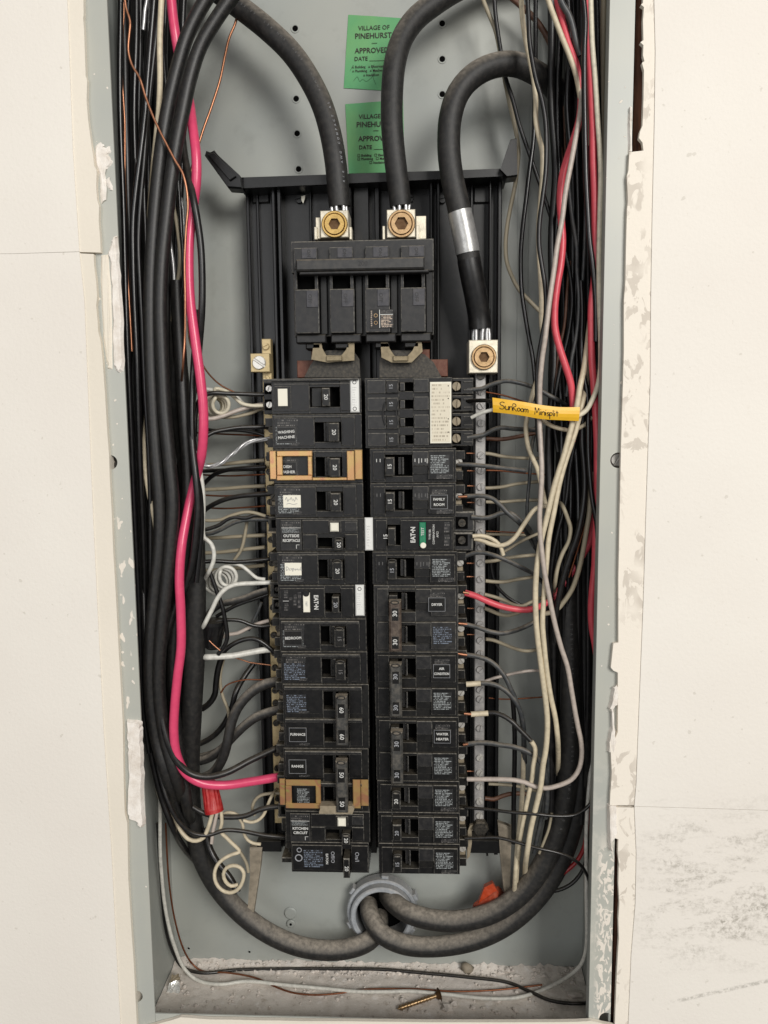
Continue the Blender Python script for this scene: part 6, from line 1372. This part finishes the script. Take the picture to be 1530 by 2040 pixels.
# ---- stubs right
R = [
 ('black_wire', 'black wire arching from the top of the four handle breaker', 'wgrey', 8.5, (34, 30, 36), '930,776 945,776 960,774 974,768 988,763 1008,759 1030,762 1052,768 1074,777 1092,787 1110,796 1140,815,60'),
 ('copper_wire', 'copper wire above the yellow tape', 'oldcopper', 3.5, (52,), '968,781 1000,787 1030,796 1060,806'),
 ('black_wire', 'black wire going straight under the left end of the yellow tape', 'wblack', 8, (34, 12), '930,799 950,798 968,798 990,802'),
 ('black_wire', 'black wire rising from the lowest terminal of the four handle breaker', 'wgrey', 9, (34, 34, 46), '930,872 944,870 964,866 980,857 996,852 1020,854 1054,856 1080,858'),
 ('brown_wire', 'brown wire behind the lowest wire of the four handle breaker', 'brown', 8, (58,), '968,874 1000,875 1026,871 1050,866 1075,862'),
 ('white_wire', 'faded white wire leaving the neutral bar level with the upper brass strap', 'wtan', 7, (50, 60), '960,903 975,904 1000,909 1030,912 1078,913'),
 ('grey_wire', 'stiff dark grey wire cut off short right of the neutral bar', 'wgrey', 9, (32, 26), '912,925 935,926 970,929 1010,934 1048,938'),
 ('copper_wire', 'tarnished copper wire behind the cut off grey one', 'oldcopper', 3.5, (58,), '968,937 1000,938 1040,942 1090,946'),
 ('white_wire', 'faded white wire leaving the neutral bar above the FAMILY ROOM wire', 'wtan', 7, (50, 60), '962,972 975,972 1000,970 1030,964 1078,959'),
 ('black_wire', 'black wire arching from the FAMILY ROOM breaker', 'wgrey', 9.5, (34, 28, 34), '926,989 945,988 962,988 980,993 996,1006 1012,1023 1030,1038 1048,1060,50 1072,1100,66'),
 ('white_wire', 'faded white wire behind the FAMILY ROOM wire', 'wtan', 7, (54, 60), '968,1000 1000,1000 1040,997 1078,996'),
 ('black_wire', 'black wire waving from the upper terminal of the right EATON breaker', 'wgrey', 9.5, (30, 30, 36), '938,1030 958,1032 974,1031 990,1025 1004,1021 1020,1024 1034,1034 1048,1046 1064,1070,52 1080,1110,66'),
 ('white_wire', 'cream wire from the green TEST breaker curling down to a short end', 'wcream', 8.5, (28, 30), '942,1068 958,1067 972,1070 988,1078 998,1090 1003,1106'),
 ('white_wire', 'clean cream wire from the green TEST breaker swinging up to the right', 'wcream', 9.5, (32, 26, 30), '944,1073 958,1076 975,1083 995,1087 1010,1083 1026,1070 1040,1050 1052,1032 1062,1018 1074,1010 1092,1008 1104,1010'),
 ('white_wire', 'dusty tan wire joining the short curled end', 'wtan', 6.5, (44,), '1000,1101 1016,1092 1035,1080 1055,1070 1074,1062'),
 ('white_wire', 'dim white wire behind the green TEST breaker wires', 'wtan', 6, (62,), '968,1064 1000,1065 1040,1066 1078,1066'),
 ('copper_wire', 'dim copper wire behind the green TEST breaker wires', 'oldcopper', 3, (64,), '968,1058 1010,1060 1060,1062'),
 ('white_wire', 'faded white wire between the green TEST breaker and the next black wire', 'wtan', 7.5, (46, 60), '962,1119 985,1117 1010,1112 1040,1108 1074,1105'),
 ('black_wire', 'black wire arched over the neutral bar below the right EATON breaker', 'wgrey', 9, (36, 26, 40), '912,1112 928,1108 944,1102 962,1101 980,1105 1000,1112 1022,1122 1048,1135 1066,1146,52 1090,1170,66'),
 ('white_wire', 'faded white wire above the red DRYER wire', 'wtan', 7.5, (46, 58), '966,1157 985,1159 1005,1159 1030,1154 1062,1149'),
 ('black_wire', 'thin black wire falling across the pan edge above the red DRYER wire', 'wblack', 7, (52,), '978,1110 980,1135 986,1160 998,1178 1018,1195 1042,1207 1066,1212'),
 ('white_wire', 'tan wire crossing behind the red DRYER wire', 'wtan', 7.5, (44, 54), '964,1184 980,1188 1002,1195 1022,1204 1040,1207 1056,1200 1080,1190'),
 ('white_wire', 'cream wire curving below the red DRYER wire', 'wtan', 8, (42, 50), '966,1211 980,1217 994,1223 1010,1226 1028,1222 1050,1212'),
 ('black_wire', 'black wire sagging from the lower pole of the DRYER breaker', 'wgrey', 9.5, (34, 30, 46), '914,1242 932,1245 952,1250 974,1258 998,1262 1024,1257 1050,1247 1070,1236'),
 ('white_wire', 'cream wire sagging below the DRYER breaker wires', 'wtan', 7.5, (46, 58), '968,1273 982,1275 1000,1282 1022,1291 1046,1297 1074,1294'),
 ('black_wire', 'black wire falling from the AIR CONDITION breaker', 'wgrey', 10, (34, 30, 42), '912,1303 932,1305 954,1309 975,1317 992,1331 1005,1348 1016,1370 1028,1396 1038,1425 1044,1470 1046,1520'),
 ('black_wire', 'black wire with a white taped end at the AIR CONDITION breaker', 'wgrey', 10, (32, 30, 40), '950,1362 968,1361 986,1364 1004,1373 1020,1388 1034,1410 1042,1444 1042,1500'),
 ('grey_wire', 'thin greyish wire rising right of the AIR CONDITION wires', 'wlilac', 6.5, (50, 58), '964,1358 980,1352 1000,1347 1030,1340 1056,1336 1080,1336'),
 ('copper_wire', 'thin copper wire across the back below the AIR CONDITION breaker', 'oldcopper', 3, (70,), '968,1390 1010,1393 1050,1391 1090,1388'),
 ('black_wire', 'black wire with a white taped start at the WATER HEATER breaker', 'wblack2', 10, (32, 26, 24), '966,1421 984,1420 1002,1426 1020,1438 1036,1454 1050,1468 1062,1481'),
 ('white_wire', 'cream wire continuing down from the black WATER HEATER wire', 'wcream', 10, (22, 24, 36), '1058,1477 1065,1488 1066,1502 1062,1524 1059,1552 1053,1582 1046,1616 1040,1648 1034,1690 1030,1730,46 1027,1770,54'),
 ('black_wire', 'dark grey wire from the lower pole of the WATER HEATER breaker', 'wgrey', 10.5, (32, 26, 34), '928,1483 948,1480 972,1480 998,1484 1024,1488 1048,1496 1068,1508 1082,1526 1088,1550 1090,1585 1086,1630'),
 ('cream_wire', 'straight cream wire running down past the lower mounting leg', 'wcream', 10, (44, 34, 40), '1043,1466 1042,1520 1041,1570 1038,1620 1034,1660 1030,1700 1027,1740 1024,1778,50 1021,1812,64 1018,1830,70'),
 ('white_wire', 'dusty white wire behind the long greyish one at the bottom', 'wtan', 6.5, (56,), '974,1562 1000,1563 1030,1566 1060,1574 1100,1578'),
 ('brown_wire', 'brown wire at the lower end of the neutral bar', 'brown', 9, (58,), '966,1590 984,1592 1000,1586 1020,1581 1050,1582'),
 ('black_wire', 'thin black wire crossing level in front of the lower right wires', 'wblack', 7, (34, 16, 20), '926,1609 970,1612 1020,1618 1070,1622 1110,1626 1145,1624 1164,1614 1178,1600'),
 ('black_wire', 'thin black wire from the bottom right breaker, bending down the right corner', 'wblack', 7, (34, 18, 24, 40), '926,1670 960,1669 992,1669 1030,1678 1070,1690 1110,1699 1140,1711 1160,1728 1172,1752 1178,1785 1178,1840 1178,1900 1176,1960'),
 ('black_wire', 'upright black wire left of the straight cream wires', 'wblack', 10, (56,), '1020,1380 1024,1440 1025,1520 1024,1600 1023,1680'),
 ('black_wire', 'thin upright black wire near the cut off grey one', 'wgrey', 7, (48,), '1068,850,62 1060,890,54 1058,920 1055,960 1051,1000 1050,1040'),
 ('brown_wire', 'rusty cable jacket curving behind the top of the neutral cable', 'brown', 11, (74,), '1000,-20 1040,14 1070,44 1092,80 1106,118 1114,160'),
 ('white_wire', 'greyish wire standing in the right corner at the bottom', 'wtan', 6, (66,), '1168,1650 1166,1720 1166,1790 1168,1860'),
]
for r_ in R: W(*r_)
# bare ends and white tape wraps at the breaker terminals
def sleeve2(name, label, mat, w_, Y, spec, cat='wire end'):
    return W(name, label, mat, w_, (Y,), spec, cat=cat)
sleeve2('tape_wrap', 'white tape wrapped round the wire end at the AIR CONDITION breaker', 'wcream', 11.5, 31, '928,1363 942,1362 957,1361', 'tape')
sleeve2('tape_wrap', 'white tape wrapped round the wire end at the WATER HEATER breaker', 'wcream', 11.5, 31, '938,1423 955,1422 972,1421', 'tape')
for (x, y, x2, y2, Y, lb) in ((922, 1180, 934, 1182, 30, 'upper DRYER'), (913, 1242, 930, 1244, 34, 'lower DRYER'), (911, 1302, 930, 1305, 34, 'upper AIR CONDITION'), (924, 1422, 938, 1423, 31, 'upper WATER HEATER'), (922, 1484, 932, 1482, 32, 'lower WATER HEATER'), (912, 990, 930, 989, 34, 'FAMILY ROOM')):
    sleeve2('copper_end', 'bare copper wire end at the ' + lb + ' terminal', 'copper', 6.5, Y - 1.5, '%d,%d %.1f,%.1f %d,%d' % (x, y, (x + x2) / 2, (y + y2) / 2, x2, y2))
for (y, lb) in ((903, 'first'), (938, 'second'), (968, 'third'), (1001, 'fourth'), (1122, 'fifth'), (1149, 'sixth'), (1212, 'seventh'), (1264, 'eighth'), (1536, 'ninth')):
    sleeve2('copper_end', 'bare copper tip left of the neutral bar, ' + lb + ' from the top', 'copper', 3.6, 50, '930,%d 940,%d 948,%d' % (y, y, y))
